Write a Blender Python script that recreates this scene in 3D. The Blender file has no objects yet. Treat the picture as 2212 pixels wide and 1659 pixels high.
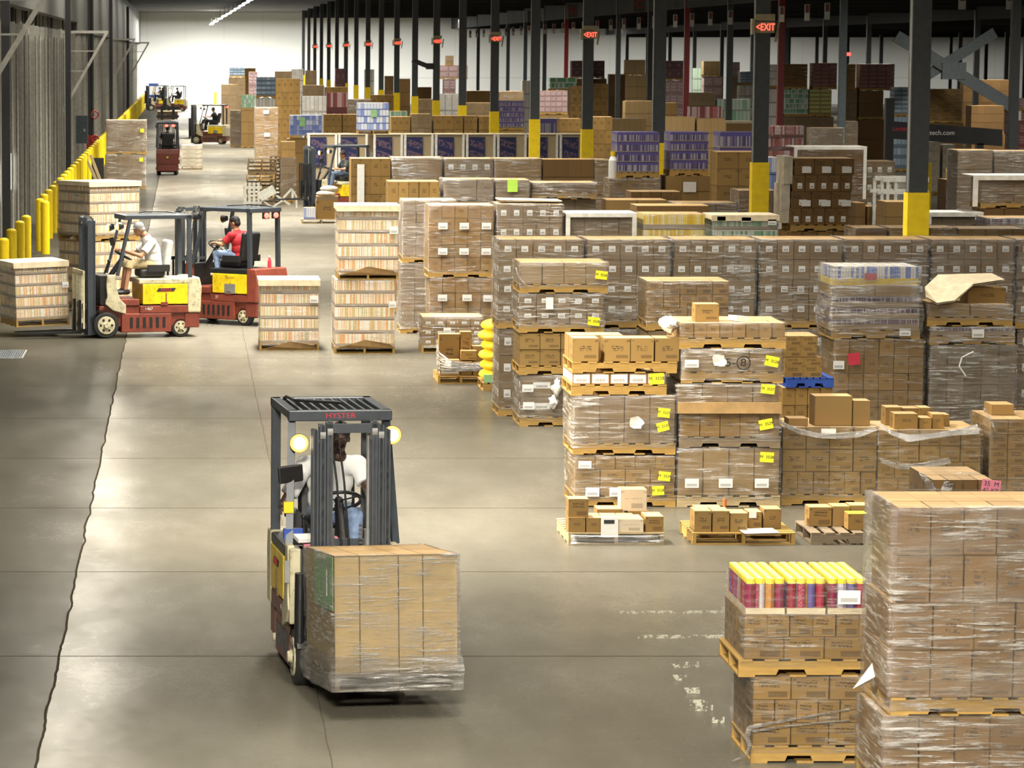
import bpy, bmesh, math, random
from mathutils import Vector, Matrix, noise
random.seed(7)
C = bpy.context.scene.collection
SC = bpy.context.scene
# ---------------------------------------------------------------- camera
F, PX, PYH, H = 7880.0, 400.0, 113.0, 5.1        # focal length and vanishing point in px of a 2212 x 1659 frame, eye height
TH = math.atan(950.0 / F); CT, ST = math.cos(TH), math.sin(TH); PY = PYH + 950.0
cam = bpy.data.cameras.new('camera'); co = bpy.data.objects.new('camera', cam); C.objects.link(co)
co.location = (0, 0, H); co.rotation_euler = (math.pi / 2 - TH, 0, 0)
cam.sensor_width = 36; cam.lens = F / 2212 * 36
cam.shift_x = (1106 - PX) / 2212; cam.shift_y = (PY - 829.5) / 2212
cam.clip_end = 900; cam.clip_start = 0.5
cam.dof.use_dof = True; cam.dof.focus_distance = 41; cam.dof.aperture_fstop = 10.0
SC.camera = co
vs = SC.view_settings
vs.view_transform = 'Standard'; vs.look = 'None'; vs.gamma = 1; vs.use_curve_mapping = False
vs.exposure = 0.4
SC.cycles.max_bounces = 6; SC.cycles.transparent_max_bounces = 12; SC.cycles.diffuse_bounces = 3
SC.cycles.glossy_bounces = 3; SC.cycles.caustics_reflective = False; SC.cycles.sample_clamp_indirect = 6
# ---------------------------------------------------------------- light
w = bpy.data.worlds.new('world'); SC.world = w; w.use_nodes = True
w.node_tree.nodes['Background'].inputs[0].default_value = (1.0, .93, .8, 1)
w.node_tree.nodes['Background'].inputs[1].default_value = 0.025
def lamp(x, y, z, sx, sy, power, col=(1, .9, .72), rot=(0, 0, 0), spread=180):
    l = bpy.data.lights.new('ceiling_or_added_lamp', 'AREA'); l.shape = 'RECTANGLE'; l.size = sx; l.size_y = sy
    l.energy = power; l.color = col; l.spread = math.radians(spread)
    o = bpy.data.objects.new('ceiling_or_added_lamp', l); C.objects.link(o); o.location = (x, y, z); o.rotation_euler = rot
    return o
WARM = (1, .94, .82); NEUT = (1, .97, .9)
CEIL = 9.0
for k in range(14):                               # long fluorescent rows under the roof over the aisle
    y = 12 + k * 24
    lamp(-2.3, y, 8.7, .35, 15, 180 if k < 2 else (800 if k in (4, 5) else 430), WARM)
    if k < 10: lamp(1.7, y + 6, 8.7, .6, 15, (1300, 2000)[k] if k < 2 else 2700, WARM, spread=112)
for k in range(15): lamp(7.0, 33 + 15.24 * k, 8.7, .6, 14, 560, WARM, spread=125)
for k in range(10):
    lamp(17.5, 46 + k * 30, 8.2, .6, 14, 700 if k < 2 else 1300, WARM, spread=150)
lamp(-.5, 3, 8.6, 2.4, 1.0, 1150, WARM, rot=(math.radians(62), 0, 0), spread=70)      # added unseen flood lamp behind the camera, brightens the nearest forklift and its load
for y, p in ((19, 420), (38, 380), (57, 300)):        # added lamps out of view at the left, brighten the loads' left faces
    lamp(-4.4, y, 4.4, .5, .5, p, (1, .86, .64), rot=(0, math.radians(-72), 0), spread=75)
for k in range(7):
    lamp(33, 70 + k * 36, 7.2, .6, 10, 1200, WARM)
    lamp(49, 110 + k * 36, 6.4, .6, 10, 900, WARM)
# ---------------------------------------------------------------- projection helpers (metres <-> frame)
def gY(py, z=0.0):                                # depth of a point at height z seen at row py
    k = (PY - py) / F; h = H - z
    return h * (k * ST + CT) / (ST - k * CT)
def zAt(py, Y):
    k = (PY - py) / F
    return H - (Y * ST - k * Y * CT) / (k * ST + CT)
def xAt(px, Y, z=0.6):
    return (px - PX) * (Y * CT + (H - z) * ST) / F
def sAt(Y): return F / Y
# ---------------------------------------------------------------- bookkeeping
def tag(o, label=None, cat=None, group=None, kind=None):
    if label: o['label'] = label
    if cat: o['category'] = cat
    if group: o['group'] = group
    if kind: o['kind'] = kind
    return o
def thing(name, label, cat, loc=(0, 0, 0), rz=0.0, group=None):
    o = bpy.data.objects.new(name, None); o.empty_display_size = .2; C.objects.link(o)
    o.location = loc; o.rotation_euler = (0, 0, rz)
    return tag(o, label, cat, group)
def inst(name, mesh, parent=None, loc=(0, 0, 0), rot=(0, 0, 0), scale=None):
    o = bpy.data.objects.new(name, mesh); C.objects.link(o); o.location = loc; o.rotation_euler = rot
    if scale: o.scale = scale
    if parent: o.parent = parent
    return o
def bevel(o, wd=.012, seg=2):
    m = o.modifiers.new('bevel', 'BEVEL'); m.width = wd; m.segments = seg; m.limit_method = 'ANGLE'; m.angle_limit = .8
    return o
class MB:
    """collects shapes, links them as one mesh object"""
    def __init__(s): s.v = []; s.f = []; s.m = []; s.uv = []; s.sm = []; s.M = Matrix()
    def add(s, vs_, fs, mi=0, uvs=None, smooth=False):
        b = len(s.v); s.v += [s.M @ Vector(p) for p in vs_]
        for i, f in enumerate(fs):
            s.f.append([b + k for k in f]); s.m.append(mi if isinstance(mi, int) else mi[i]); s.sm.append(smooth)
            s.uv += (uvs[i] if uvs else [(0, 0)] * len(f))
        return s
    def box(s, x0, x1, y0, y1, z0, z1, mi=0, mt=None, n=(1, 1, 1), off=(0, 0)):
        nx, ny, nz = n; ou, ov = off
        V = [(x0, y0, z0), (x1, y0, z0), (x1, y1, z0), (x0, y1, z0), (x0, y0, z1), (x1, y0, z1), (x1, y1, z1), (x0, y1, z1)]
        Fs = [(0, 1, 5, 4), (2, 3, 7, 6), (3, 0, 4, 7), (1, 2, 6, 5), (4, 5, 6, 7), (3, 2, 1, 0)]
        q = lambda a, b: [(ou, ov), (ou + a, ov), (ou + a, ov + b), (ou, ov + b)]
        mt = mi if mt is None else mt
        return s.add(V, Fs, [mi, mi, mi, mi, mt, mt], [q(nx, nz), q(nx, nz), q(ny, nz), q(ny, nz), q(nx, ny), q(nx, ny)])
    def obox(s, c, size, rot=(0, 0, 0), mi=0):
        from mathutils import Euler
        K = s.M; s.M = K @ Matrix.Translation(c) @ Euler(rot).to_matrix().to_4x4()
        a, b, d = size[0] / 2, size[1] / 2, size[2] / 2
        s.box(-a, a, -b, b, -d, d, mi); s.M = K
        return s
    def bar(s, p, q, w_=.05, d_=None, mi=0):          # square bar between two points
        p, q = Vector(p), Vector(q); d = q - p; L = d.length
        K = s.M; s.M = K @ Matrix.Translation((p + q) / 2) @ d.to_track_quat('Z', 'Y').to_matrix().to_4x4()
        d_ = d_ or w_
        s.box(-w_ / 2, w_ / 2, -d_ / 2, d_ / 2, -L / 2, L / 2, mi); s.M = K
        return s
    def tube(s, p, q, r0, r1=None, n=14, mi=0, cap=True):
        p, q = Vector(p), Vector(q); d = q - p; L = d.length; r1 = r0 if r1 is None else r1
        K = s.M; s.M = K @ Matrix.Translation(p) @ d.to_track_quat('Z', 'Y').to_matrix().to_4x4()
        V = []; 
        for i in range(n):
            a = 2 * math.pi * i / n; V += [(r0 * math.cos(a), r0 * math.sin(a), 0), (r1 * math.cos(a), r1 * math.sin(a), L)]
        s.add(V, [(2 * i, 2 * ((i + 1) % n), 2 * ((i + 1) % n) + 1, 2 * i + 1) for i in range(n)], mi, smooth=True)
        if cap: s.add(V, [tuple(2 * i for i in range(n - 1, -1, -1)), tuple(2 * i + 1 for i in range(n))], mi)
        s.M = K
        return s
    def path(s, pts, r, n=8, mi=0):
        for a, b in zip(pts, pts[1:]): s.tube(a, b, r, r, n, mi); s.ball(b, r, n=n, mi=mi)
        return s
    def ball(s, c, r, n=12, mi=0, rot=None):
        r = (r, r, r) if not hasattr(r, '__len__') else r
        R = rot or Matrix.Identity(3); V = []; m = max(4, n // 2)
        for j in range(m + 1):
            t = math.pi * j / m
            for i in range(n):
                a = 2 * math.pi * i / n
                V.append(Vector(c) + R @ Vector((r[0] * math.sin(t) * math.cos(a), r[1] * math.sin(t) * math.sin(a), r[2] * math.cos(t))))
        s.add(V, [(j * n + i, (j + 1) * n + i, (j + 1) * n + (i + 1) % n, j * n + (i + 1) % n) for j in range(m) for i in range(n)], mi, smooth=True)
        return s
    def prism(s, pts, y0, y1, mi=0, axis='y'):        # polygon in x-z pushed along y (or in x-y along z)
        n = len(pts)
        A = [(p[0], y0, p[1]) if axis == 'y' else (p[0], p[1], y0) for p in pts]
        B = [(p[0], y1, p[1]) if axis == 'y' else (p[0], p[1], y1) for p in pts]
        s.add(A + B, [tuple(range(n)), tuple(range(2 * n - 1, n - 1, -1))] + [(i, n + i, n + (i + 1) % n, (i + 1) % n) for i in range(n)], mi)
        return s
    def torus(s, c, R, r, axis, n=24, k=8, mi=0):
        Q = Vector(axis).to_track_quat('Z', 'Y'); V = []
        for i in range(n):
            a = 2 * math.pi * i / n
            for j in range(k):
                b = 2 * math.pi * j / k
                V.append(Vector(c) + Q @ Vector(((R + r * math.cos(b)) * math.cos(a), (R + r * math.cos(b)) * math.sin(a), r * math.sin(b))))
        s.add(V, [(i * k + j, ((i + 1) % n) * k + j, ((i + 1) % n) * k + (j + 1) % k, i * k + (j + 1) % k) for i in range(n) for j in range(k)], mi, smooth=True)
        return s
    def mesh(s, name, mats, fix=True):
        me = bpy.data.meshes.new(name); me.from_pydata([tuple(p) for p in s.v], [], s.f)
        for m in (mats if isinstance(mats, (list, tuple)) else [mats]): me.materials.append(m)
        me.polygons.foreach_set('material_index', s.m); me.polygons.foreach_set('use_smooth', s.sm)
        uv = me.uv_layers.new(name='UVMap'); uv.data.foreach_set('uv', [c for p in s.uv for c in p])
        if fix:
            bm = bmesh.new(); bm.from_mesh(me); bmesh.ops.recalc_face_normals(bm, faces=bm.faces[:]); bm.to_mesh(me); bm.free()
        me.update()
        return me
    def build(s, name, mats, parent=None, loc=(0, 0, 0), rot=(0, 0, 0)):
        return inst(name, s.mesh(name, mats), parent, loc, rot)
# ---------------------------------------------------------------- materials
class NB:
    def __init__(s, name):
        s.mat = bpy.data.materials.new(name); s.mat.use_nodes = True; s.t = s.mat.node_tree
        s.N, s.L = s.t.nodes, s.t.links; s.p = s.N['Principled BSDF']; s.out = s.N['Material Output']
    def n(s, typ, ins=None, **props):
        o = s.N.new('ShaderNode' + typ)
        for k, v in props.items(): setattr(o, k, v)
        for k, v in (ins or {}).items():
            i = o.inputs[k]
            if isinstance(v, bpy.types.NodeSocket): s.L.new(v, i)
            else: i.default_value = v
        return o
    def m(s, op, a, b=0.0, c=0.0): return s.n('Math', {0: a, 1: b, 2: c}, operation=op).outputs[0]
    def mul(s, *a):
        r = a[0]
        for x in a[1:]: r = s.m('MULTIPLY', r, x)
        return r
    def rect(s, u, v, r):
        return s.mul(s.m('GREATER_THAN', u, r[0]), s.m('LESS_THAN', u, r[1]), s.m('GREATER_THAN', v, r[2]), s.m('LESS_THAN', v, r[3]))
    def mix(s, f, a, b, blend='MIX'):
        o = s.n('MixRGB', {0: f}, blend_type=blend)
        for i, v in ((1, a), (2, b)):
            if isinstance(v, bpy.types.NodeSocket): s.L.new(v, o.inputs[i])
            else: o.inputs[i].default_value = (*v, 1) if len(v) == 3 else v
        return o.outputs[0]
    def noise(s, vec, scale, detail=3.0, sc=(1, 1, 1), rough=.5):
        mp = s.n('Mapping', {0: vec, 3: sc})
        return s.n('TexNoise', {'Vector': mp.outputs[0], 'Scale': scale, 'Detail': detail, 'Roughness': rough})
    def ramp(s, f, pts):
        r = s.n('ValToRGB', {0: f}).color_ramp
        while len(r.elements) < len(pts): r.elements.new(.5)
        for e, (p, c) in zip(r.elements, pts):
            e.position = p; e.color = (*c, 1) if hasattr(c, '__len__') else (c, c, c, 1)
        return s.N[-1].outputs[0]
    def set(s, **k):
        for key, v in k.items():
            i = s.p.inputs[{'col': 'Base Color', 'rough': 'Roughness', 'metal': 'Metallic', 'spec': 'Specular IOR Level', 'nrm': 'Normal', 'coat': 'Coat Weight', 'alpha': 'Alpha'}[key]]
            if isinstance(v, bpy.types.NodeSocket): s.L.new(v, i)
            elif hasattr(v, '__len__'): i.default_value = (*v, 1)
            else: i.default_value = v
        return s.mat
    def bump(s, h, st=.3, d=.02): return s.n('Bump', {'Strength': st, 'Distance': d, 'Height': h}).outputs[0]
def obj_co(b): return b.n('TexCoord').outputs['Object']
def plain(name, col, rough=.5, metal=0.0, spec=.5, var=.12, nscale=9.0, dirt=0.0):
    b = NB(name); co_ = obj_co(b)
    f = b.noise(co_, nscale, 4).outputs[0]
    lo = tuple(c * (1 - var * 1.6) for c in col); hi = tuple(min(1, c * (1 + var)) for c in col)
    c = b.ramp(f, [(.3, lo), (.7, hi)])
    if dirt:
        g = b.noise(co_, nscale * 2.3, 6, rough=.7).outputs[0]
        c = b.mix(b.m('MULTIPLY', b.ramp(g, [(.52, 0.0), (.66, 1.0)]), dirt), c, (.03, .022, .015))
    return b.set(col=c, rough=rough, metal=metal, spec=spec)
def glow(name, col, strength):
    b = NB(name); b.p.inputs['Emission Color'].default_value = (*col, 1); b.p.inputs['Emission Strength'].default_value = strength
    return b.set(col=col)
INK = (.035, .022, .012)
def carton(name, base, logo=(.3, .72, .48, .78), bars=None, label=None, ink=INK, amt=.8, var=.16, seam=.35, top=None, tape=False, lab=(.8, .79, .75), scr=9.0):
    """corrugated board with smeared print; one UV unit is one carton"""
    b = NB(name); uv = b.n('TexCoord').outputs['UV']; sp = b.n('SeparateXYZ', {0: uv})
    fl = b.n('VectorMath', {0: uv}, operation='FLOOR').outputs[0]
    fr = b.n('VectorMath', {0: uv}, operation='FRACTION').outputs[0]
    s2 = b.n('SeparateXYZ', {0: fr}); u, v = s2.outputs[0], s2.outputs[1]
    rnd = b.n('ObjectInfo').outputs['Random']
    off = b.n('VectorMath', {0: fl, 1: b.n('CombineXYZ', {2: b.m('MULTIPLY', rnd, 37.0)}).outputs[0]}, operation='ADD').outputs[0]
    wn = b.n('TexWhiteNoise', {0: off}, noise_dimensions='3D').outputs['Value']
    lo = tuple(c * (1 - var) for c in base); hi = tuple(c * (1 + var) for c in base)
    c = b.mix(wn, lo, hi)
    soft = b.noise(obj_co(b), 3.0, 4).outputs[0]
    c = b.mix(b.m('MULTIPLY', soft, .35), c, tuple(x * .62 for x in base))
    if logo:
        tx = b.noise(b.n('VectorMath', {0: uv, 1: off}, operation='ADD').outputs[0], scr * 2.0, 2, (1.0, 1.3, 1)).outputs[0]
        ln = b.m('GREATER_THAN', b.m('SINE', b.m('ADD', b.m('MULTIPLY', v, 6.2832 * 2.4 / (logo[3] - logo[2])), b.m('MULTIPLY', u, 3.0))), -.35)
        k = b.mul(b.rect(u, v, logo), ln, b.m('GREATER_THAN', tx, .47), amt)
        cn = b.mul(b.m('GREATER_THAN', b.m('ABSOLUTE', b.m('SUBTRACT', u, .5)), .36), b.m('GREATER_THAN', v, .84), b.m('LESS_THAN', v, .93), b.m('GREATER_THAN', tx, .5), amt * .8)
        k = b.m('MAXIMUM', k, cn)
        c = b.mix(k, c, ink)
    if bars:
        st = b.m('GREATER_THAN', b.m('SINE', b.m('MULTIPLY', u, 150.0)), -.2)
        st2 = b.m('GREATER_THAN', b.m('FRACT', b.m('MULTIPLY', v, 17.0)), .35)
        k = b.mul(b.rect(u, v, bars), b.m('MAXIMUM', b.m('MULTIPLY', st, .8), b.m('MULTIPLY', st2, .5)), amt)
        c = b.mix(k, c, ink)
    if label:
        k = b.rect(u, v, label); c = b.mix(k, c, lab)
        iu = (label[1] - label[0]) * .16; iv = (label[3] - label[2])
        kk = b.mul(b.rect(u, v, (label[0] + iu, label[1] - iu, label[2] + iv * .14, label[2] + iv * .5)),
                   b.m('GREATER_THAN', b.m('SINE', b.m('MULTIPLY', u, 210.0)), -.1))
        c = b.mix(kk, c, (.08, .08, .08))
    if seam:
        e = b.m('MAXIMUM', b.m('MAXIMUM', b.m('LESS_THAN', u, .018), b.m('GREATER_THAN', u, .984)), b.m('MAXIMUM', b.m('LESS_THAN', v, .02), b.m('GREATER_THAN', v, .985)))
        c = b.mix(b.m('MULTIPLY', e, seam), c, (.02, .012, .006))
    if tape:
        k = b.mul(b.m('GREATER_THAN', v, .46), b.m('LESS_THAN', v, .54), .35); c = b.mix(k, c, (.62, .5, .33))
    return b.set(col=c, rough=.62, spec=.35)
def stripes(name, cols, n=12.0, band=(.13, (.42, .37, .31)), band2=None, jitter=1.0, rough=.45, vmark=None):
    """a tray of upright packs: n packs across one UV unit, a band of tray along the bottom"""
    b = NB(name); uv = b.n('TexCoord').outputs['UV']; sp = b.n('SeparateXYZ', {0: uv}); u, v0 = sp.outputs[0], sp.outputs[1]
    v = b.m('FRACT', v0); un = b.m('MULTIPLY', u, n)
    rnd = b.n('ObjectInfo').outputs['Random']
    cell = b.n('CombineXYZ', {0: b.m('FLOOR', un), 1: b.m('FLOOR', v0), 2: b.m('MULTIPLY', rnd, 31.0)}).outputs[0]
    wn = b.n('TexWhiteNoise', {0: cell}, noise_dimensions='3D').outputs['Value']
    k = len(cols); r = b.n('ValToRGB', {0: wn}); r.color_ramp.interpolation = 'CONSTANT'
    while len(r.color_ramp.elements) < k: r.color_ramp.elements.new(.5)
    for i, cc in enumerate(cols): r.color_ramp.elements[i].position = i / k; r.color_ramp.elements[i].color = (*cc, 1)
    c = r.outputs[0]
    pu = b.m('FRACT', un)
    nz = b.noise(uv, 30.0, 2, (1, .5, 1)).outputs[0]
    c = b.mix(b.m('MULTIPLY', b.m('GREATER_THAN', nz, .56), .4), c, cols[0])
    edge = b.m('MAXIMUM', b.m('LESS_THAN', pu, .08), b.m('GREATER_THAN', pu, .93))
    c = b.mix(b.m('MULTIPLY', edge, .55), c, (.05, .03, .02))
    if vmark: c = b.mix(b.m('GREATER_THAN', v, vmark[0]), c, vmark[1])
    if band: c = b.mix(b.m('LESS_THAN', v, band[0]), c, band[1])
    if band2: c = b.mix(b.m('GREATER_THAN', v, band2[0]), c, band2[1])
    c = b.mix(b.m('MULTIPLY', b.m('MAXIMUM', b.m('LESS_THAN', v, .015), b.m('GREATER_THAN', v, .985)), .6), c, (.03, .02, .015))
    return b.set(col=c, rough=rough)
def film_mat(name, milk=.22, gl=.3, sc=1.0, tint=(.92, .87, .78)):
    b = NB(name); co_ = obj_co(b); rnd = b.n('ObjectInfo').outputs['Random']
    vec = b.n('VectorMath', {0: co_, 1: b.n('CombineXYZ', {0: b.m('MULTIPLY', rnd, 50.0), 2: b.m('MULTIPLY', rnd, 23.0)}).outputs[0]}, operation='ADD').outputs[0]
    a = b.noise(vec, 2.6 * sc, 6, (1, 1, 12), .7).outputs[0]
    a2 = b.noise(vec, 1.3 * sc, 3, (1, 1, 2.2)).outputs[0]
    st = b.ramp(a, [(.5, 0.0), (.61, 1.0)])
    big = b.ramp(a2, [(.42, .1), (.66, 1.0)])
    k = b.mul(st, big)
    bp = b.bump(b.m('ADD', a, b.m('MULTIPLY', b.noise(vec, 9.0 * sc, 4, (1, 1, 5), .7).outputs[0], .5)), 1.0, .09)
    dif = b.n('BsdfDiffuse', {0: (*tint, 1), 'Normal': bp}).outputs[0]
    glo = b.n('BsdfGlossy', {0: (1, 1, 1, 1), 1: .2, 'Normal': bp}).outputs[0]
    tra = b.n('BsdfTransparent').outputs[0]
    haze = b.ramp(b.noise(vec, 1.1 * sc, 4, (1, 1, 3.0), .6).outputs[0], [(.48, 0.0), (.66, 1.0)])
    m1 = b.n('MixShader', {0: b.m('ADD', b.m('ADD', b.m('MULTIPLY', k, milk * 3.0), milk * .04), b.m('MULTIPLY', haze, milk * .7)), 1: tra, 2: dif}).outputs[0]
    fr = b.n('LayerWeight', {0: .35, 'Normal': bp}).outputs['Fresnel']
    m2 = b.n('MixShader', {0: b.m('MULTIPLY', b.m('ADD', b.m('MULTIPLY', fr, .6), b.m('MULTIPLY', k, .6)), gl * 1.5), 1: m1, 2: glo}).outputs[0]
    b.L.new(m2, b.out.inputs[0])
    return b.mat
TAN = (.265, .155, .042); TAN2 = (.3, .182, .06); BRN = (.17, .092, .027); GREY = (.22, .147, .068); PALE = (.55, .40, .23)
M = {}
def mk(k, m): M[k] = m; return m
mk('top', carton('board_top_lit', (.5, .32, .14), logo=None, tape=True, seam=.3))  # paler than the fronts of the same board: overhead light put into the colour
mk('topdark', carton('board_top_brown_lit', (.38, .25, .12), logo=None, tape=True, seam=.3))  # brown board top, likewise lightened as if lit from above
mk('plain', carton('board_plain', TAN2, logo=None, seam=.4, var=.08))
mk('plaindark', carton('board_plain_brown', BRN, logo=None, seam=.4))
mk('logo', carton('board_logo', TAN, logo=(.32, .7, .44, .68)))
mk('gold', carton('board_gold', (.47, .335, .15), logo=None, seam=.55, var=.04))
mk('biglogo', carton('board_big_logo', (.26, .16, .075), logo=(.3, .66, .34, .66), bars=(.1, .9, .06, .14), ink=(.05, .045, .05), amt=.6, scr=4.5))
mk('logobar', carton('board_logo_code', TAN, logo=(.2, .8, .5, .85), bars=(.42, .92, .1, .34)))
mk('brand', carton('board_brand', (.285, .175, .052), logo=(.27, .73, .46, .68), bars=(.45, .92, .14, .28), scr=5.0))
mk('label', carton('board_label', GREY, logo=(.1, .4, .2, .5), amt=.35, label=(.3, .72, .38, .68)))
mk('labelwide', carton('board_label_wide', TAN2, logo=(.05, .95, .72, .9), amt=.35, label=(.3, .72, .2, .5)))
mk('whitelabel', carton('board_white_label', (.4, .24, .12), logo=None, label=(.06, .94, .12, .9)))
mk('small', carton('board_small', BRN, logo=(.25, .75, .4, .75), amt=.7))
mk('smalllabel', carton('board_small_label', BRN, logo=(.08, .5, .55, .85), label=(.38, .78, .18, .52)))
mk('greycart', carton('board_greyish', (.23, .16, .085), logo=(.2, .8, .3, .8), amt=.3))
mk('bottom', carton('board_two_band', TAN, logo=(.15, .7, .5, .85), bars=(.4, .92, .1, .36), amt=.9))
mk('cream', carton('board_cream', (.6, .5, .36), logo=(.15, .8, .55, .6), bars=(.4, .85, .12, .35), amt=.6))
mk('tallpale', carton('board_tall_pale', (.31, .205, .085), logo=None, seam=.55, var=.05))
mk('redbox', carton('case_dull_red', (.2, .075, .06), logo=(.1, .9, .2, .8), ink=(.5, .4, .38), amt=.55))
mk('maroon', carton('case_maroon', (.11, .045, .05), logo=(.35, .65, .35, .7), ink=(.2, .28, .17), amt=.6))
mk('pinkcase', carton('case_mauve', (.32, .2, .2), logo=(.1, .9, .2, .8), ink=(.65, .58, .58), amt=.6))
mk('purple', stripes('cans_purple', [(.08, .06, .17), (.36, .35, .38), (.13, .09, .2), (.22, .2, .27), (.05, .04, .11)], 18, (.12, (.24, .2, .2)), (.74, (.085, .065, .24))))
mk('bluewhite', stripes('cases_blue_white', [(.72, .74, .82), (.16, .24, .58), (.65, .7, .8), (.3, .38, .66)], 5, (.14, (.14, .2, .48)), None))
mk('bluecase', stripes('cases_blue', [(.13, .19, .5), (.3, .36, .62), (.55, .6, .75), (.15, .22, .52)], 5, (.1, (.35, .4, .62)), None))
mk('bluecrate', stripes('crates_slate', [(.26, .36, .47), (.33, .43, .53), (.22, .3, .4)], 2, (.36, (.1, .14, .2)), None))
mk('greencrate', stripes('crates_green', [(.2, .42, .25), (.4, .6, .45), (.5, .62, .5)], 3, (.12, (.3, .35, .28)), None))
mk('greenwhite', stripes('crates_green_white', [(.1, .28, .15), (.55, .6, .52), (.12, .3, .17)], 6, (.2, (.55, .58, .52)), None))
mk('whitecase', stripes('cases_white', [(.68, .66, .6), (.6, .57, .5), (.74, .72, .68)], 3, (.1, (.4, .36, .3)), None))
mk('yellowband', stripes('cases_yellow', [(.42, .4, .1), (.48, .45, .13)], 2, (.4, (.2, .18, .04)), None))
mk('redshine', stripes('packs_red', [(.3, .07, .06), (.55, .42, .42), (.2, .05, .05), (.42, .16, .15)], 5, (.3, (.12, .03, .03)), None, rough=.25))
mk('juice', stripes('juice_packs', [(.86, .66, .42), (.78, .38, .13), (.92, .82, .66), (.6, .55, .22), (.9, .76, .52), (.84, .52, .26), (.95, .9, .82)], 20, (.2, (.36, .29, .22)), (.93, (.5, .4, .3))))
mk('greencans', stripes('cans_green', [(.12, .3, .17), (.5, .55, .46), (.2, .4, .25), (.3, .46, .35), (.6, .62, .56)], 14, (.22, (.3, .26, .19)), (.88, (.55, .53, .47))))
mk('yellowpack', stripes('bottles_yellow', [(.8, .55, .03), (.85, .65, .1), (.7, .45, .02), (.8, .7, .4)], 16, (.32, (.3, .24, .17)), None))
mk('darkcans', stripes('cans_dark', [(.1, .06, .12), (.28, .2, .24), (.16, .07, .08), (.4, .34, .36), (.07, .05, .1)], 16, (.5, (.34, .24, .13)), (.93, (.5, .46, .42))))
mk('sacks', plain('sack_white', (.55, .49, .38), .6, var=.2, nscale=6))
mk('candy', stripes('packs_blue_yellow', [(.75, .74, .72), (.12, .2, .6), (.8, .78, .76), (.2, .3, .66)], 11, (.36, (.8, .6, .1)), None))
mk('panelblue', carton('case_blue_panel', (.42, .33, .2), logo=None, seam=.4))
mk('wood', None)
def wood(name, col, dark):
    b = NB(name); co_ = obj_co(b)
    a = b.noise(co_, 3.0, 5, (2, 14, 14), .6).outputs[0]
    g = b.noise(co_, 1.7, 2).outputs[0]
    rnd = b.n('ObjectInfo').outputs['Random']
    c = b.ramp(a, [(.3, tuple(x * .6 for x in col)), (.7, col)])
    c = b.mix(b.m('MULTIPLY', g, dark), c, tuple(x * .35 for x in col))
    c = b.mix(b.m('MULTIPLY', rnd, .35), c, tuple(x * .7 for x in col))
    return b.set(col=c, rough=.75, spec=.2)
M['wood'] = wood('pallet_wood', (.55, .34, .1), .5); M['woodgrey'] = wood('pallet_wood_grey', (.3, .23, .15), .6); M['woodpale'] = wood('pallet_wood_pale', (.58, .45, .25), .4)
M['woodblue'] = plain('pallet_blue_paint', (.02, .07, .36), .6)
M['film'] = film_mat('stretch_film', .24, .34); M['filmlow'] = film_mat('stretch_film_thin', .13, .25); M['filmhi'] = film_mat('stretch_film_thick', .34, .5)
M['filmwrap'] = film_mat('stretch_film_tight', .3, .45, 1.6)
M['filmrag'] = film_mat('film_rag', .6, .6, 3.0)
M['yellowtag'] = plain('tag_yellow', (.86, .8, .02), .6, var=.03); M['whitetag'] = carton('tag_white', (.8, .79, .75), logo=None, bars=(.12, .88, .15, .45), ink=(.05, .05, .05), seam=0, var=.02)
M['paper'] = plain('paper_white', (.82, .8, .75), .6, var=.04); M['ink'] = plain('ink_black', (.015, .015, .015), .6)
M['redtag'] = plain('tag_red', (.55, .03, .06), .6, var=.05); M['pinktag'] = plain('tag_pink', (.75, .22, .3), .6, var=.05); M['limetag'] = plain('tag_lime', (.5, .82, .1), .6, var=.05)
M['board'] = plain('loose_board', (.4, .25, .1), .7); M['boardpale'] = plain('loose_board_pale', (.74, .62, .42), .7); M['cornerwhite'] = plain('corner_board_white', (.75, .73, .66), .6)
M['yellow'] = plain('guard_yellow', (.88, .62, .006), .42, var=.06); M['steel'] = plain('column_charcoal', (.035, .04, .042), .5); M['steelred'] = plain('column_red', (.24, .012, .012), .45)
M['steelblue'] = plain('column_slate', (.09, .115, .13), .5)
M['black'] = plain('paint_black', (.012, .012, .013), .4); M['charcoal'] = plain('paint_charcoal', (.042, .051, .062), .38, dirt=.15); M['rubber'] = plain('rubber', (.014, .013, .012), .75)
M['creampaint'] = plain('paint_cream', (.55, .5, .33), .42, dirt=.55, nscale=7); M['redpaint'] = plain('paint_oxide', (.2, .04, .022), .45, dirt=.5, nscale=6); M['brownpaint'] = plain('paint_brown', (.16, .055, .032), .5, dirt=.6, nscale=6)
M['batt'] = plain('battery_yellow', (.86, .6, .01), .4, dirt=.35, nscale=5); M['chrome'] = plain('steel_bright', (.6, .6, .6), .22, 1.0); M['greymetal'] = plain('metal_grey', (.25, .25, .24), .45, .3)
M['vinyl'] = plain('seat_vinyl', (.014, .014, .016), .5); M['vinylwhite'] = plain('seat_cover_white', (.78, .76, .72), .6)
M['whitemetal'] = plain('frame_white', (.66, .65, .6), .45)
M['lampglow'] = glow('headlight_glow', (1, .8, .5), 26); M['glow_ring'] = glow('fringe_glow', (1, .36, .07), 2.2); M['sclera'] = plain('sclera', (.3, .25, .2), .4); M['wooddark'] = wood('pallet_wood_dark', (.17, .115, .055), .5); M['framegrey'] = plain('frame_grey_white', (.36, .355, .31), .5); M['tailglow'] = glow('tail_light_glow', (1, .03, .02), 14); M['tube'] = glow('fluorescent_tube', (.94, 1, .9), 22)
M['exitred'] = glow('exit_letters', (1, .05, .03), 5); M['signtan'] = plain('sign_case_tan', (.32, .27, .16), .5)
M['greentag'] = plain('tag_green', (.3, .55, .25), .6)
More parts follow.
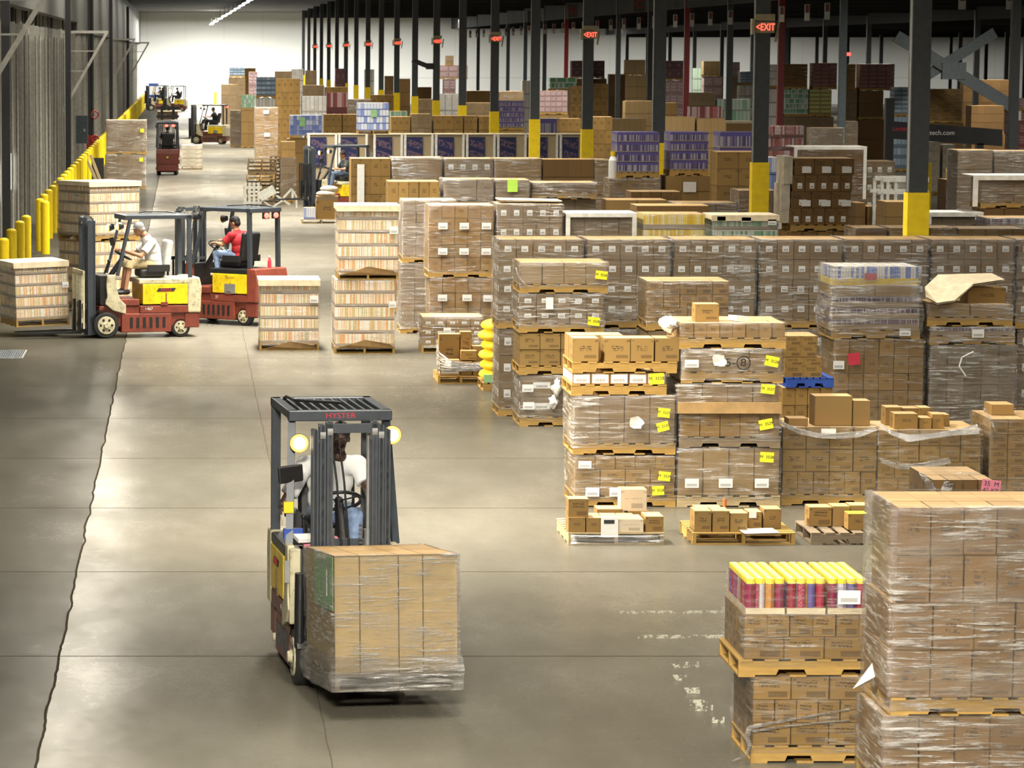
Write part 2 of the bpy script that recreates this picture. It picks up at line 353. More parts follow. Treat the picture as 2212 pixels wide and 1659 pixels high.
# ---------------------------------------------------------------- room shell
BAY = 15.24; COLX = [-4.1, 11.1, 26.3, 41.5, 56.7, 71.9]; COLY0 = 55.5
YF, XL, XR = 362.0, -4.75, 90.0
def floor_material():
    b = NB('polished_concrete'); co_ = obj_co(b); sp = b.n('SeparateXYZ', {0: co_}); x, y = sp.outputs[0], sp.outputs[1]
    big = b.noise(co_, .12, 5, (1, .6, 1)).outputs[0]; mid = b.noise(co_, .9, 6, (1, .35, 1), .65).outputs[0]; fine = b.noise(co_, 9, 5, (1, .7, 1), .7).outputs[0]
    c = b.ramp(b.m('ADD', b.m('MULTIPLY', big, .55), b.m('MULTIPLY', mid, .45)), [(.32, (.066, .06, .045)), (.5, (.108, .1, .078)), (.68, (.16, .15, .12))])
    c = b.mix(b.m('MULTIPLY', fine, .3), c, (.09, .076, .05))
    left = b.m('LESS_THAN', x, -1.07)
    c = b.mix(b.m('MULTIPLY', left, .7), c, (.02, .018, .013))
    wob = b.m('MULTIPLY', b.m('SUBTRACT', b.noise(co_, .8, 4).outputs[0], .5), .10)
    jy = b.m('ABSOLUTE', b.m('SUBTRACT', b.m('FRACT', b.m('DIVIDE', b.m('SUBTRACT', y, JOINT0 - 2.54), 5.08)), .5))
    k1 = b.m('LESS_THAN', jy, .0042)
    k2 = b.m('LESS_THAN', b.m('ABSOLUTE', b.m('ADD', b.m('ADD', x, 1.07), wob)), .011)
    k3 = b.m('MULTIPLY', b.m('LESS_THAN', b.m('ABSOLUTE', b.m('SUBTRACT', b.m('ADD', x, b.m('MULTIPLY', wob, .6)), 1.06)), .006), .6)
    jx = b.m('ABSOLUTE', b.m('SUBTRACT', b.m('FRACT', b.m('DIVIDE', b.m('SUBTRACT', x, 4.0), 5.08)), .5))
    k = b.m('MAXIMUM', b.m('MAXIMUM', b.m('MULTIPLY', k1, .75), k2), k3)
    c = b.mix(b.m('MULTIPLY', k, .9), c, (.028, .022, .015))
    scuff = b.ramp(b.noise(co_, .55, 5, (1, .22, 1), .6).outputs[0], [(.58, 0.0), (.78, .6)])
    c = b.mix(scuff, c, (.055, .048, .034))
    spk = b.ramp(b.noise(co_, 22, 3).outputs[0], [(.66, 0.0), (.72, .5)])
    c = b.mix(spk, c, (.045, .04, .03))
    r = b.ramp(big, [(.25, .2), (.75, .3)])
    bp = b.bump(b.m('ADD', b.m('MULTIPLY', mid, .3), b.m('MULTIPLY', fine, .25)), .05, .004)
    dif = b.n('BsdfDiffuse', {0: c, 1: .5, 'Normal': bp}).outputs[0]
    glo = b.n('BsdfGlossy', {0: (1, .98, .94, 1), 1: r, 'Normal': bp}).outputs[0]
    pol = b.ramp(b.m('ADD', b.m('MULTIPLY', mid, .7), b.m('MULTIPLY', fine, .3)), [(.36, .11), (.66, .28)])
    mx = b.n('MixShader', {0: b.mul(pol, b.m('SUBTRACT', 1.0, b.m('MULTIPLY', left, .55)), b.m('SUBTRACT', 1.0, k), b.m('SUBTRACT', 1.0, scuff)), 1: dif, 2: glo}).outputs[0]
    b.L.new(mx, b.out.inputs[0]); return b.mat
JOINT0 = gY(1417.5)
def structure(o): return tag(o, kind='structure')
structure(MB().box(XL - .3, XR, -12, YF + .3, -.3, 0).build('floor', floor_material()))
cb = NB('roof_deck'); co_ = obj_co(cb)
wv = cb.n('TexWave', {'Vector': co_, 'Scale': .55, 'Distortion': 0.0}, bands_direction='Y').outputs['Fac']
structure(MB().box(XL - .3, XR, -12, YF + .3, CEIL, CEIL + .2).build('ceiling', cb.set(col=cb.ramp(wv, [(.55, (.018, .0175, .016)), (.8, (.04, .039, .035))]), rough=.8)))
fw = NB('white_wall_panels'); sp = fw.n('SeparateXYZ', {0: obj_co(fw)})
seam = fw.m('LESS_THAN', fw.m('FRACT', fw.m('DIVIDE', sp.outputs[0], 3.8)), .012)
zz = fw.m('LESS_THAN', fw.m('ABSOLUTE', fw.m('SUBTRACT', sp.outputs[2], 2.6)), .05)
structure(MB().box(XL - .3, XR, YF, YF + .3, 0, CEIL).build('wall_back', fw.set(col=fw.mix(fw.m('MULTIPLY', fw.m('MAXIMUM', seam, zz), .4), (.66, .67, .64), (.36, .37, .34)), rough=.6)))
structure(MB().box(XR, XR + .3, -12, YF + .3, 0, CEIL).build('wall_right', plain('grey_wall', (.3, .3, .28), .7)))
# corrugated dock wall: vertical ribs from floor to roof
lw = MB(); y = 60.0
lw.box(XL - .3, XL, -12, YF, 0, CEIL)
wl = plain('dock_wall_grey', (.15, .15, .132), .55, nscale=1.2)
while y < 356:
    lw.box(XL, XL + random.choice((.06, .1, .14)), y, y + random.uniform(.08, .2), 0, CEIL - .5, random.choice((0, 1, 1, 2))); y += random.uniform(.4, .9) + (y - 60) * .003
structure(lw.build('wall_left', [wl, plain('rib_light', (.45, .44, .39), .45, nscale=1.2), plain('rib_dark', (.03, .03, .026), .6)]))
hd = MB(); hd.box(XL + .05, XL + .42, 60, 150, 6.3, CEIL).box(XL + .05, XL + .34, 150, YF, 5.95, CEIL)
structure(hd.build('trim_1', plain('header_grey', (.085, .085, .075), .6, nscale=1.5)))
# roof girders along X at every column line
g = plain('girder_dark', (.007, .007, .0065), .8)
gi = MB()
for n in range(2, 20):
    Y = COLY0 + BAY * n
    gi.box(11.1, 26.3, Y - .12, Y + .12, 8.3, CEIL); gi.box(26.3, 41.5, Y - .12, Y + .12, 7.3, CEIL); gi.box(41.5, XR, Y - .12, Y + .12, 6.5, CEIL)
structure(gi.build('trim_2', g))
sc = MB()
for X, zb in ((26.3, 7.4), (41.5, 6.8)): sc.box(X - .1, X + .1, 80, YF, zb, CEIL)
structure(sc.build('trim_3', g))
# dock doors between bollards: sectional panel, two rails and a bright gap of daylight at the jamb
dpan = NB('dock_door_panel'); spd = dpan.n('SeparateXYZ', {0: obj_co(dpan)})
dl = dpan.m('LESS_THAN', dpan.m('FRACT', dpan.m('DIVIDE', spd.outputs[2], .62)), .05)
dpan.set(col=dpan.mix(dl, (.11, .11, .097), (.05, .05, .045)), rough=.5)
day = glow('daylight_gap', (1, .98, .95), 4)
k = 0
rail = plain('door_rail_grey', (.34, .33, .29), .4, .3); dark = plain('seal_black', (.02, .02, .018), .7)  # grey for the rails, plain black for the strip beside each
for i in range(36):
    Y = 72.5 + i * 7.62
    if Y > 345: break
    d = thing('door_%d' % (i + 1), None, None, (XL + .05, Y, 0)); structure(d)
    MB().box(0, .09, -1.35, 1.35, 0, 3.1).build('door_panel', dpan.mat, d)
    for sy in (-1.45, 1.45):
        MB().box(0, .22, sy - .05, sy + .05, 0, 5.9).build('door_rail', rail, d)
        MB().box(.0, .16, sy + .07, sy + .2, 0, 5.2).build('door_seal', dark, d)
        if i < 9: MB().tube((.28, sy - .2, 0), (.28, sy - .2, 5.6), .035, n=8).build('conduit', rail, d)
    MB().box(0, .11, -1.4, 1.4, 3.1, 3.3).build('door_lintel', rail, d)
    if i < 4: MB().box(.1, .13, 1.3, 1.36, 1.5, 2.45).build('daylight_gap', day, d)
# triangular frames that stick out from the dock wall
for i, (Y, out, ztop) in enumerate(((71.5, 2.0, 6.15), (136.6, 1.85, 5.85), (214, 1.8, 5.85), (292, 1.85, 5.85))):
    lab = ['nearest slanted grey steel bracket frame on the dock wall, cut by the left edge', 'slanted grey ladder-like bracket frame above the yellow bollards near the black riser',
           'small slanted bracket frame far along the dock wall, last but one', 'farthest slanted bracket frame on the dock wall, against the bright end wall'][i]
    t = thing('bracket_frame', lab, 'wall bracket', (XL, Y, 0), 0, 'bracket frames along the dock wall')
    zl = ztop - 3.2
    MB().bar((-.02, 0, zl - .1), (out, 0, ztop), .13, .1).build('brace', rail, t)
    MB().bar((.05, 0, ztop), (out + .05, 0, ztop), .1).build('top_arm', rail, t)
    for q in (.3, .55, .78):
        MB().bar((.1, 0, zl + 3.2 * q), (.1 + (out - .1) * q, 0, zl + 3.2 * q), .04).build('rung', rail, t)
    MB().bar((.03, 0, 0), (.03, 0, ztop), .07).build('upright', rail, t)
# ---------------------------------------------------------------- columns
ORD = ['first', 'second', 'third', 'fourth', 'fifth', 'sixth', 'seventh', 'eighth', 'ninth', 'tenth', 'eleventh', 'twelfth', 'thirteenth', 'fourteenth', 'fifteenth', 'sixteenth', 'seventeenth', 'eighteenth', 'nineteenth', 'twentieth', 'twenty first', 'twenty second', 'twenty third', 'twenty fourth', 'twenty fifth', 'twenty sixth', 'twenty seventh', 'twenty eighth', 'twenty ninth', 'thirtieth']
def ordn(i):
    if i < 30: return ORD[i]
    tens = ['', '', 'twenty', 'thirty', 'forty', 'fifty', 'sixty', 'seventy', 'eighty', 'ninety']; i += 1
    return tens[i // 10] + (' ' + ORD[i % 10 - 1] if i % 10 else ' th').replace(' th', 'th')
def hsec(z0, z1, wd=.3, t=.02):
    return MB().box(-wd / 2, wd / 2, -wd / 2, -wd / 2 + t, z0, z1).box(-wd / 2, wd / 2, wd / 2 - t, wd / 2, z0, z1).box(-t / 2, t / 2, -wd / 2 + t, wd / 2 - t, z0, z1)
shaft = MB().box(-.14, .14, -.14, .14, 0, CEIL).mesh('column_shaft', M['steel'])
plate = MB().box(-.15, .15, -.15, -.14, 2.9, CEIL).box(-.155, -.14, -.15, .15, 2.9, CEIL)
edge_me = MB().box(-.158, -.142, -.15, -.02, 3.0, CEIL).mesh('column_flange', plain('flange_grey', (.16, .17, .17), .5))
guard_me = MB().box(-.165, .165, -.165, .165, 0, 2.99).mesh('column_guard', M['yellow'])
shaft_red = MB().box(-.14, .14, -.14, .14, 0, CEIL).mesh('column_shaft_red', M['steelred']); shaft_blue = MB().box(-.14, .14, -.14, .14, 0, CEIL).mesh('column_shaft_slate', M['steelblue'])
for n in range(20):
    Y = COLY0 + BAY * n
    if n == 0: lab = 'nearest dark steel column with yellow base, right of the middle, the widest of all'
    else: lab = 'dark column with yellow base, %s from right in main row%s' % (ordn(n), ', under an exit sign' if n % 2 and n < 18 else '')
    t = thing('steel_column', lab, 'column', (COLX[1], Y, 0), 0, 'main row of columns')
    inst('shaft', shaft, t); inst('yellow_guard', guard_me, t)
    if n < 8: inst('flange', edge_me, t)
cnt = {2: 0, 3: 0, 4: 0, 5: 0}
for r in (2, 3, 4, 5):
    for n in range(3, 20):
        Y = COLY0 + BAY * n; X = COLX[r]; px = PX + X * F / Y
        if px > 2230: continue
        cnt[r] += 1
        col = shaft_red if (r == 2 and n in (7, 9, 12, 13)) else (shaft_blue if (r == 2 and n in (6, 15)) or (r == 3 and n in (14,)) else shaft)
        cname = {shaft_red: 'red painted', shaft_blue: 'slate grey', shaft: 'plain dark'}[col]
        t = thing('steel_column', '%s steel column, %s from the right in the %s row back' % (cname, ordn(cnt[r] - 1), {2: 'second', 3: 'third', 4: 'fourth', 5: 'fifth'}[r]), 'column', (X, Y, 0), 0, 'columns of the rows behind')
        inst('shaft', col, t)
        if r == 2 and n == 3: inst('yellow_guard', guard_me, t)
wallpipe = MB().box(-.1, .1, -.1, .1, 0, CEIL - .6).mesh('wall_column', M['black'])
for j, n in enumerate((2, 5, 7, 10, 14)):
    o = inst('wall_column', wallpipe, None, (COLX[0] - .1, COLY0 + BAY * n, 0))
    tag(o, 'thin black steel column against the dock wall, %s from the left' % ORD[j], 'column', 'black columns on the dock wall')
# cross brace between two columns of the second row
t = thing('cross_brace', 'dark steel X brace between two columns at the upper right', 'brace', (0, 0, 0))
YB = 154.0
a = [(xAt(1935, YB, 5), YB, zAt(78, YB)), (xAt(2185, YB, 4), YB, zAt(228, YB)), (xAt(1985, YB, 4), YB, zAt(175, YB)), (xAt(2150, YB, 5), YB, zAt(70, YB))]
MB().bar(a[0], a[1], .14, .5).build('brace_bar', M['steelblue'], t); MB().bar((a[2][0], YB + .2, a[2][2]), (a[3][0], YB + .2, a[3][2]), .14, .44).build('brace_bar', M['steelblue'], t)
MB().obox(((a[0][0] + a[1][0]) / 2, YB, (a[0][2] + a[1][2]) / 2), (1.0, .3, .7)).build('gusset', M['steelblue'], t)
# ---------------------------------------------------------------- text
_txt = {}
def text_mesh(body, size, mat):
    key = (body, size, mat.name)
    if key not in _txt:
        cu = bpy.data.curves.new('lettering', 'FONT'); cu.body = body; cu.size = size; cu.align_x = 'CENTER'; cu.align_y = 'CENTER'; cu.extrude = .0008
        o = bpy.data.objects.new('lettering', cu); C.objects.link(o)
        me = bpy.data.meshes.new_from_object(o.evaluated_get(bpy.context.evaluated_depsgraph_get()))
        bpy.data.objects.remove(o); me.materials.clear(); me.materials.append(mat); _txt[key] = me
    return _txt[key]
FRONT = (math.pi / 2, 0, 0)
# exit signs on every second column
for n in range(1, 18, 2):
    Y = COLY0 + BAY * n; z = 5.66; X = COLX[1]
    t = thing('exit_sign', 'red lit exit sign with arrow on the %s yellow based column from the right' % ordn(n), 'exit sign', (X + .02, Y - .16, z), 0, 'exit signs along the main columns')
    MB().box(-.19, .19, -.06, 0, -.19, .02).build('case', M['signtan'], t)
    MB().box(-.19, .19, -.06, 0, .04, .17).build('battery_case', M['signtan'], t)
    inst('lettering', text_mesh('<EXIT', .15, M['exitred']), t, (0.01, -.064, -.085), FRONT, (.92, 1.25, 1))
    MB().box(-.26, -.21, -.12, .08, -.22, .08).build('side_panel', M['signtan'], t)
    MB().bar((.27, 0, .02), (.21, -.02, -.36), .05, .03).build('hanging_arm', M['signtan'], t)
t = thing('wall_exit_sign', 'small red exit light on the far wall, upper right', 'exit sign', (xAt(1833, 300, 5), 300, zAt(117, 300)))
MB().box(-.18, .18, -.05, .05, -.12, .12).build('lens', glow('exit_lens', (1, .06, .05), 3), t)
MB().box(-.22, .22, .05, .12, -.16, .16).build('case', M['signtan'], t)
# hanging aisle number signs: white card with a dark strip and a red edge
sg = [MB().box(-.1, .1, -.01, .01, -.3, -.02).mesh('card_blank', M['paper']), MB().box(-.1, .1, -.01, .01, -.02, .32).mesh('card_printed', M['paper']),
      MB().box(-.065, .035, -.014, -.01, .0, .3).mesh('card_print', plain('sign_print', (.12, .1, .1), .6)), MB().box(.04, .085, -.014, -.01, .0, .3).mesh('card_red_edge', M['redtag']), MB().tube((0, 0, .32), (0, 0, 2.0), .008, n=6).mesh('hanger', M['black'])]
xs = [1775, 1732, 1678, 1625, 1568, 1525, 1486, 1450, 1405, 1372, 1340, 1312, 1283, 1254, 1232, 1210, 1190, 1171, 1152, 1137, 1120, 1103, 1088, 1072, 1056, 1040, 1025, 1011]
for i, px in enumerate(xs):
    s_ = (px - PX) / 24.0; Y = F / s_; 
    lab = 'hanging white aisle card, %s from the right in the long row' % ordn(i)
    t = thing('hanging_sign', lab, 'hanging sign', (24.0, Y, zAt(113 - (px - PX) * .064, Y)), 0, 'aisle cards hung from the roof')
    for nm, me in zip(('blank_card', 'printed_card', 'print', 'red_edge'), sg): inst(nm, me, t)
    MB().tube((0, 0, .3), (0, 0, CEIL - t.location.z), .008, n=6).build('hanger', M['black'], t)
for px, lab in ((2077, 'white aisle card cut by the top edge, left of the last two'), (2180, 'white aisle card at the top right corner')):
    t = thing('hanging_sign', lab, 'hanging sign', (xAt(px, 130, 6), 130, zAt(2, 130)), 0, 'aisle cards at the top right')
    for nm, me in zip(('blank_card', 'printed_card', 'print', 'red_edge'), sg): inst(nm, me, t, scale=(1.3, 1, 1))
    MB().tube((0, 0, .3), (0, 0, CEIL - t.location.z), .008, n=6).build('hanger', M['black'], t)
for px, py, ch in ((1380, 10, 'C'), (1237, 24, 'D'), (1149, 36, 'E')):
    s_ = (px - PX) / 24.0; Y = F / s_ * 1.02
    t = thing('letter_board', 'dim grey bay board hung high in the dark roof%s' % {'C': ', largest', 'D': ', middle one', 'E': ', smallest'}[ch], 'bay board', (xAt(px, Y, 6), Y, zAt(py, Y)), 0, 'bay boards in the dark roof')
    MB().tube((0, .01, .4), (0, .01, CEIL - t.location.z), .01, n=6).build('hanger', M['black'], t)
    MB().box(-.3, .3, 0, .02, -.4, .4).build('board', plain('bay_board_' + ch.lower(), (.1, .09, .07), .7), t)
    inst('lettering', text_mesh(ch, .6, M['redtag']), t, (0, -.004, 0), FRONT)
# fluorescent row that shows under the roof at the top left
for i in range(10):
    f = i / 9; px = 540 + (457 - 540) * f; py = 0 + 52 * f; Y = 262 + 90 * f
    t = thing('ceiling_light', 'white fluorescent ceiling light, %s of the lit row from the far end' % ordn(9 - i), 'ceiling light', (xAt(px, Y, 8), Y, zAt(py, Y)), .024, 'lit row of ceiling lights')
    MB().box(-.07, .07, -4.4, 4.4, -.04, .0).build('tube', M['tube'], t)
    MB().box(-.1, .1, -4.5, 4.5, .0, .1).build('housing', M['whitemetal'], t)
    MB().tube((0, 0, .12), (0, 0, .8), .02, n=6).build('hanger', M['black'], t)
lamp(2.8, 346, 8.3, 9, 12, 15000, NEUT)
lamp(2.8, 320, 8.3, 2, 14, 2500, NEUT)
lamp(20, 352, 8.2, 16, 2, 2600, NEUT); lamp(48, 352, 7.6, 28, 2, 2400, NEUT); lamp(76, 352, 6.4, 20, 2, 1000, NEUT)
# ---------------------------------------------------------------- bollards along the dock
bol = MB().tube((0, 0, 0), (0, 0, 1.3), .115, n=18, cap=False).ball((0, 0, 1.3), (.115, .115, .06), n=18).mesh('bollard', M['yellow'])
i = 0
for px, py in ((8, 511), (25, 491), (43, 474), (57, 462), (87, 426), (98, 431)):
    s_ = (py - 113) / 3.75; Y = F / s_
    o = inst('bollard', bol, None, ((px - PX) / s_, Y, 0)); i += 1
    tag(o, ['yellow steel bollard at the left picture edge, nearest of the row', 'second yellow bollard from the left edge, behind the wrapped load', 'third yellow bollard from the left edge, behind the wrapped load', 'fourth yellow bollard, last before the gap in the row',
            'yellow bollard half hidden behind the free standing one after the gap', 'tall yellow bollard standing free after the gap, its base visible'][i - 1], 'bollard', 'bollards along the dock')
Y = 97.5
while Y < 336:
    o = inst('bollard', bol, None, (-3.76, Y, 0)); 
    tag(o, 'yellow steel bollard along the dock, %s beyond the free standing one' % ordn(i - 6), 'bollard', 'bollards along the dock'); i += 1
    Y += 3.2
for j, (Y, lab) in enumerate(((113, 'black rubber dock pad beside the stacked orange loads'), (143, 'black rubber dock pad by the brown two-high load'), (214, 'small black dock pad far along the bollards'))):
    t = thing('dock_pad', lab, 'dock pad', (-3.42, Y, 0), 0, 'black dock pads')
    MB().box(-.2, .2, 0, .2, .1, .95).build('pad', M['rubber'], t); MB().box(-.24, .24, .2, .26, 0, 1.0).build('back_plate', M['black'], t)
# riser pipe with red valves, leaning planks, cabinet
t = thing('fire_riser', 'dark fire riser pipe with red valve wheels at the dock wall', 'fire riser', (-4.05, 160, 0))
MB().tube((0, -.25, 0), (0, -.25, 7.5), .07, n=10).build('pipe', M['black'], t)
for z in (2.4, .9, 1.35): 
    MB().torus((.12, -.35, z), .16, .035, (.3, -1, 0), n=16, k=6).build('valve_wheel', M['steelred'], t)
MB().box(-.25, .2, -.36, -.12, .5, 1.5).build('valve_body', M['steelred'], t)
t = thing('electric_cabinet', 'dark grey wall cabinet beside the fire riser', 'cabinet', (-4.29, 152, 1.35))
MB().box(-.43, .25, -.25, .1, 0, 1.15).box(-.43, -.38, -.1, .0, -1.35, 0).build('case', M['steelblue'], t); MB().box(.08, .16, -.27, -.25, .5, .6).build('plate', M['whitemetal'], t)
for j, (dx, tilt, lab) in enumerate(((0, .42, 'wooden board leaning behind the bollards, left of the brown load'), (.16, .36, 'second leaning board touching the brown load'))):
    MBp = MB(); MBp.obox((0, 0, .62), (.1, .3, 1.4), (0, -tilt, 0)); o = MBp.build('leaning_board', M['woodpale'], None, (-3.46 + dx, 137 + j * .4, 0)); tag(o, lab, 'board', 'leaning boards')
t = thing('red_alarm_bell', 'tiny red alarm horn high on the dock wall', 'alarm', (xAt(145, 150, 5), 150, zAt(101, 150)))
MB().box(-.08, .08, -.1, .1, -.12, .12).build('horn', M['steelred'], t)
MB().box(XL - t.location.x, -.08, .0, .05, -.03, .03).build('bracket', M['black'], t)
# drain grate and worn floor markings
t = thing('floor_grate', 'dark steel drain grate in the floor at the left edge', 'floor grate', (xAt(16, gY(766), 0), gY(766), 0))
MB().box(-.3, .3, -.85, -.8, 0, .012).box(-.3, .3, .8, .85, 0, .012).box(-.3, -.27, -.8, .8, 0, .012).box(.27, .3, -.8, .8, 0, .012).build('frame', M['greymetal'], t)
gm = MB(); gm.box(-.27, .27, -.8, .8, .001, .003, 1)
for q in range(14): gm.box(-.26 + q * .038, -.245 + q * .038, -.8, .8, .003, .01)
gm.build('bars', [M['steelblue'], M['black']], t)
wm = NB('worn_paint'); wn_ = wm.noise(obj_co(wm), 14, 6, (1, 1, 1), .75).outputs[0]
wm.set(col=(.62, .6, .48), rough=.6, alpha=wm.ramp(wn_, [(.5, 0.0), (.56, .75)]))
mk_ = MB()
def fl(p, q, wd): 
    Y0, Y1 = gY(p[1]), gY(q[1]); mk_.bar((xAt(p[0], Y0, 0), Y0, .002), (xAt(q[0], Y1, 0), Y1, .002), .002, wd) if abs(Y0 - Y1) < .05 else mk_.bar((xAt(p[0], Y0, 0), Y0, .002), (xAt(q[0], Y1, 0), Y1, .002), wd, .002)
fl((1338, 1326), (1585, 1325), .05); fl((1378, 1379), (1580, 1379), .06)
for p in ((1450, 1442, 1510), (1452, 1470, 1485), (1478, 1498, 1512), (1490, 1524, 1530), (1502, 1536, 1540), (1522, 1562, 1565)): fl((p[0], p[1]), (p[2], p[1] - .3), .09)
structure(mk_.build('trim_4', wm.mat))
# ---------------------------------------------------------------- pallets and loads
_pal = {}
def pallet_mesh(w_, d_, kind, mat):
    key = (round(w_, 2), round(d_, 2), kind, mat)
    if key in _pal: return _pal[key]
    b = MB(); L, W = (w_, d_) if kind == 'side' else (d_, w_)
    def bx(x0, x1, y0, y1, z0, z1):
        if kind == 'side': b.box(x0 - w_ / 2, x1 - w_ / 2, y0, y1, z0, z1)
        else: b.box(W / 2 - y1, W / 2 - y0, x0, x1, z0, z1)
    for y in (0, W / 2 - .019, W - .038):
        if kind == 'side':
            P = [(0, .015), (.22 * L, .015), (.235 * L, .055), (.385 * L, .055), (.40 * L, .015), (.60 * L, .015), (.615 * L, .055), (.765 * L, .055), (.78 * L, .015), (L, .015), (L, .112), (0, .112)]
            b.prism([(p[0] - w_ / 2, p[1]) for p in P], y, y + .038)
        else: bx(0, L, y, y + .038, .015, .112)
    n = 7
    for i in range(n):
        x = i * (L - .1) / (n - 1); bx(x, x + .1, -.004, W + .004, .112, .128)
    for i in range(4):
        x = i * (L - .12) / 3; bx(x, x + .12, -.002, W + .002, 0, .015)
    _pal[key] = b.mesh('pallet', M[mat]); return _pal[key]
PH = .13
_box = {}
def box_mesh(w_, d_, h_, mat, top, n=(1, 1, 1), bev=True):
    key = (round(w_, 3), round(d_, 3), round(h_, 3), mat, top, n)
    if key not in _box:
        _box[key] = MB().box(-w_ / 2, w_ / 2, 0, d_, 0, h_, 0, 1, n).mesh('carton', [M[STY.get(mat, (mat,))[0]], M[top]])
    return _box[key]
def film_hull(parent, x0, x1, y0, y1, z0, z1, mat, seed, amp=.012, bulge=.0, skew=None):
    """loose plastic skin around a load: four rippled sides with a rim that folds over the top"""
    nz = max(5, int((z1 - z0) / .05)); nx = 16; V = []; Fs = []
    per = [(x0 + (x1 - x0) * i / nx, y0) for i in range(nx)] + [(x1, y0 + (y1 - y0) * i / 8) for i in range(8)] + [(x1 + (x0 - x1) * i / nx, y1) for i in range(nx)] + [(x0, y1 + (y0 - y1) * i / 8) for i in range(8)]
    N = len(per); cx, cy = (x0 + x1) / 2, (y0 + y1) / 2
    for j in range(nz + 2):
        t = min(j, nz) / nz; z = z0 + (z1 - z0) * t
        for i, (x, y) in enumerate(per):
            d = Vector((x - cx, y - cy)).normalized()
            a = amp * (.55 + noise.noise((x * 2.1 + seed, y * 2.1, z * 16)) + .5 * noise.noise((x * 6 + seed, y * 6, z * 5))) + bulge * math.sin(math.pi * t)
            zz = z + .012 * noise.noise((x * 1.3, y * 1.3 + seed, z * 3))
            if j == nz + 1: a -= .05; zz = z1 + .006
            V.append((x + d.x * a, y + d.y * a, zz))
    for j in range(nz + 1):
        for i in range(N): Fs.append((j * N + i, j * N + (i + 1) % N, (j + 1) * N + (i + 1) % N, (j + 1) * N + i))
    b = MB(); b.add(V, Fs, smooth=True)
    return b.build('stretch_film', M[mat], parent)
STY = {  # style: (front, top, film, single cartons)
    'logo': ('logo', 'top', '', 1), 'logobar': ('logobar', 'top', '', 1), 'brand': ('brand', 'top', '', 1), 'label': ('label', 'top', 'film', 1), 'labelwide': ('labelwide', 'top', 'film', 1),
    'plain': ('plain', 'top', '', 1), 'dark': ('plaindark', 'topdark', '', 1), 'grey': ('greycart', 'top', 'film', 1), 'small': ('small', 'topdark', '', 1), 'smalllabel': ('smalllabel', 'topdark', '', 1),
    'biglogo': ('biglogo', 'top', 'filmhi', 1), 'bottom': ('bottom', 'top', '', 1), 'tallpale': ('tallpale', 'top', 'film', 1), 'white': ('whitelabel', 'top', '', 1)}
GROUP = [None]
seedc = [0]
def sticker(root, lx, lz, w_, h_, kind, text=None, y=-.03, tilt=0.0):
    m = {'y': 'yellowtag', 'w': 'whitetag', 'p': 'paper', 'r': 'redtag', 'k': 'pinktag', 'l': 'limetag', 'g': 'greentag'}[kind]
    o = MB().box(-w_ / 2, w_ / 2, -.002, 0, -h_ / 2, h_ / 2).build({'y': 'yellow_tag', 'w': 'barcode_label', 'p': 'paper_label', 'r': 'red_tag', 'k': 'pink_tag', 'l': 'lime_tag', 'g': 'green_label'}[kind], M[m], root, (lx, y, lz), (0, tilt, 0))
    if text:
        me = text_mesh(text, h_ * .42, M['ink']); q = inst('lettering', me, o, (0, -.003, h_ * .02), FRONT)
    return o
